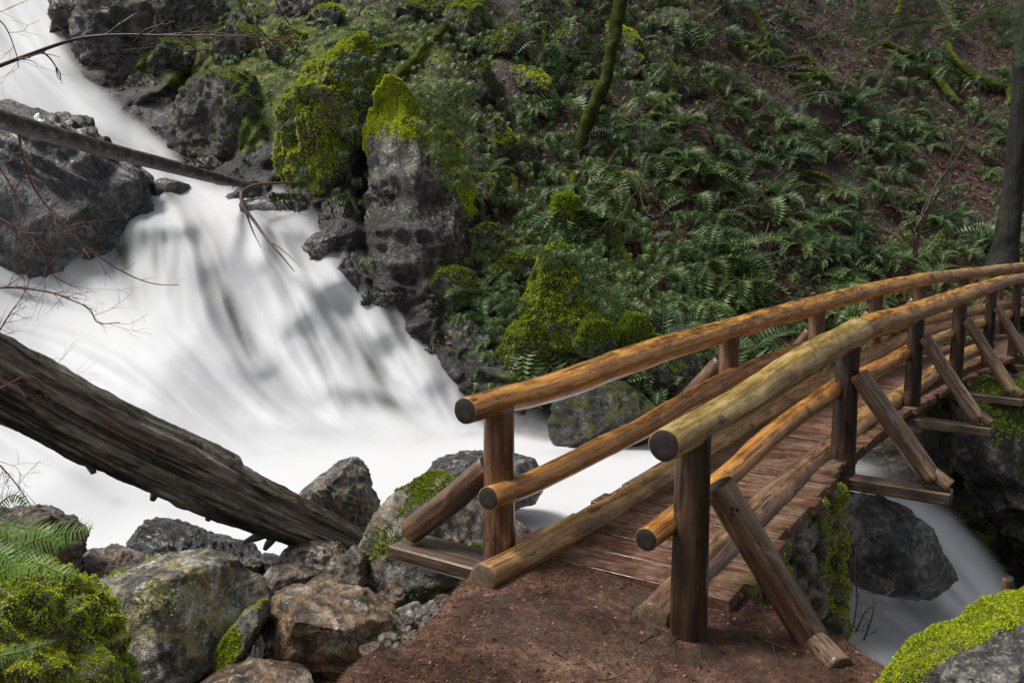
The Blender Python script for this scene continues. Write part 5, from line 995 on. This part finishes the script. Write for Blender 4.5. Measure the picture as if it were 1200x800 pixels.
f2 = empty('sword_fern', P(-20, 780, 2.7)); tag(f2, 'bluish green fern frond lying low at the bottom left edge', 'fern')
frond('f', '', [(-40,778),(-10,770),(20,764),(45,757),(66,750)], 2.6, .05, None, 9, 26, 2.6).build('frond', M['fern_small'], f2)
# bright moss plants beside the left post and under the rail
for (px, py, Y, n_, sz, lb) in ((560,648,5.95,700,.05,'bright yellow green moss tuft growing behind the left bridge post'),(968,438,17.,500,.07,'bright green leafy clump seen between the rails')):
    c = P(px, py, Y); r = np.random.RandomState(int(px)); d = r.randn(n_, 3); d /= np.linalg.norm(d, axis=1)[:, None]; d[:, 2] = abs(d[:, 2]); pos_ = c+d*np.array([.10, .08, .085])*(sz/.05)*r.rand(n_, 1)**.4
    V = []; k_ = np.arange(n_)[:, None]*4; sd_ = np.cross(d, r.randn(n_, 3)); sd_ /= np.linalg.norm(sd_, axis=1)[:, None]; l_ = sz*.55
    V = np.stack([pos_-d*l_*.3, pos_+sd_*l_*.22, pos_+d*l_*.5, pos_-sd_*l_*.22], 1).reshape(-1, 3); tag(mesh('moss_tuft', V, k_+np.array([[0, 1, 2, 3]]), M['fern_bright'], smooth=False), lb, 'moss')
# ---- conifer boughs at the top right
bg = MB(); rr = np.random.RandomState(6); tagb = empty('conifer_bough', P(1150, 10, 16.)); tag(tagb, 'dim conifer boughs with flat needle sprays hanging at the top right', 'bough')
Vn = []; Qn = []; nn_ = 0
for j in range(34):
    x, y = rr.uniform(1050, 1215), rr.uniform(-50, 42); p = P(x, y, 16+rr.uniform(-1, 1)); d = np.array([rr.uniform(-1, .2), rr.uniform(-.4, .4), rr.uniform(-.25, .05)]); d /= np.linalg.norm(d); L_ = rr.uniform(.9, 1.6)
    add_tube(bg, [p, p+d*L_*.5+np.array([0, 0, .04]), p+d*L_+np.array([0, 0, -.12])], [.012, .008, .003], 5, 10, 0, 1, 0, caps=False); sd_ = np.cross(d, [0, 0, 1.]); sd_ /= np.linalg.norm(sd_)
    for u in np.linspace(.12, 1, 22):
        for sg in (-1, 1):
            ln = .42*(1-u*.75)*rr.uniform(.6, 1.1); o_ = p+d*L_*u+np.array([0, 0, -.12*u*u]); ax = sd_*sg*.8+d*.55+np.array([0, 0, rr.uniform(-.25, .0)])
            for v in np.linspace(.1, 1, 9):
                q_ = o_+ax*ln*v
                for s2 in (-1, 1):
                    e_ = (d*.6-sd_*sg*.55)*s2+ax*.5; Vn += [q_, q_+e_*.035+np.array([0, 0, .006]), q_+e_*.06, q_+e_*.035-ax*.012]; Qn.append([nn_, nn_+1, nn_+2, nn_+3]); nn_ += 4
bg.build('stem', M['twig'], tagb); mesh('needles', np.array(Vn), np.array(Qn), M['fern'], tagb, smooth=False)

# ================================================================= LIGHT, CAMERA
w = bpy.data.worlds.new('World'); scene.world = w; w.use_nodes = True; nt = w.node_tree; bgn = nt.nodes['Background']
sky = nt.nodes.new('ShaderNodeTexSky'); sky.sky_type = 'NISHITA'; sky.sun_disc = False; sky.sun_elevation = math.radians(60); sky.air_density = 1.; sky.dust_density = 3.; sky.ozone_density = 1.
SAZ = math.radians(-88)                       # sun stands up the valley, left of the view direction
sky.sun_rotation = SAZ
hsv = nt.nodes.new('ShaderNodeHueSaturation'); hsv.inputs['Saturation'].default_value = .28; nt.links.new(sky.outputs[0], hsv.inputs['Color']); nt.links.new(hsv.outputs[0], bgn.inputs[0]); bgn.inputs[1].default_value = .085
sun = bpy.data.lights.new('sun', 'SUN'); sun.energy = 2.9; sun.angle = math.radians(14); sun.color = (1, .96, .90); so_ = bpy.data.objects.new('sun', sun); COL.objects.link(so_)
el = math.radians(60); sv = Vector((math.sin(SAZ)*math.cos(el), math.cos(SAZ)*math.cos(el), math.sin(el))); so_.rotation_euler = sv.to_track_quat('Z', 'Y').to_euler()
cam = bpy.data.cameras.new('camera'); cam.lens = 28; cam.sensor_width = 36; cam.clip_end = 500; co = bpy.data.objects.new('camera', cam); COL.objects.link(co); co.location = (0, 0, H); co.rotation_euler = (math.radians(90)-PITCH, 0, 0); scene.camera = co
scene.view_settings.view_transform = 'Standard'; scene.view_settings.look = 'None'; scene.view_settings.exposure = .55; scene.view_settings.gamma = 1
scene.cycles.max_bounces = 6; scene.cycles.transparent_max_bounces = 12; scene.cycles.use_denoising = True
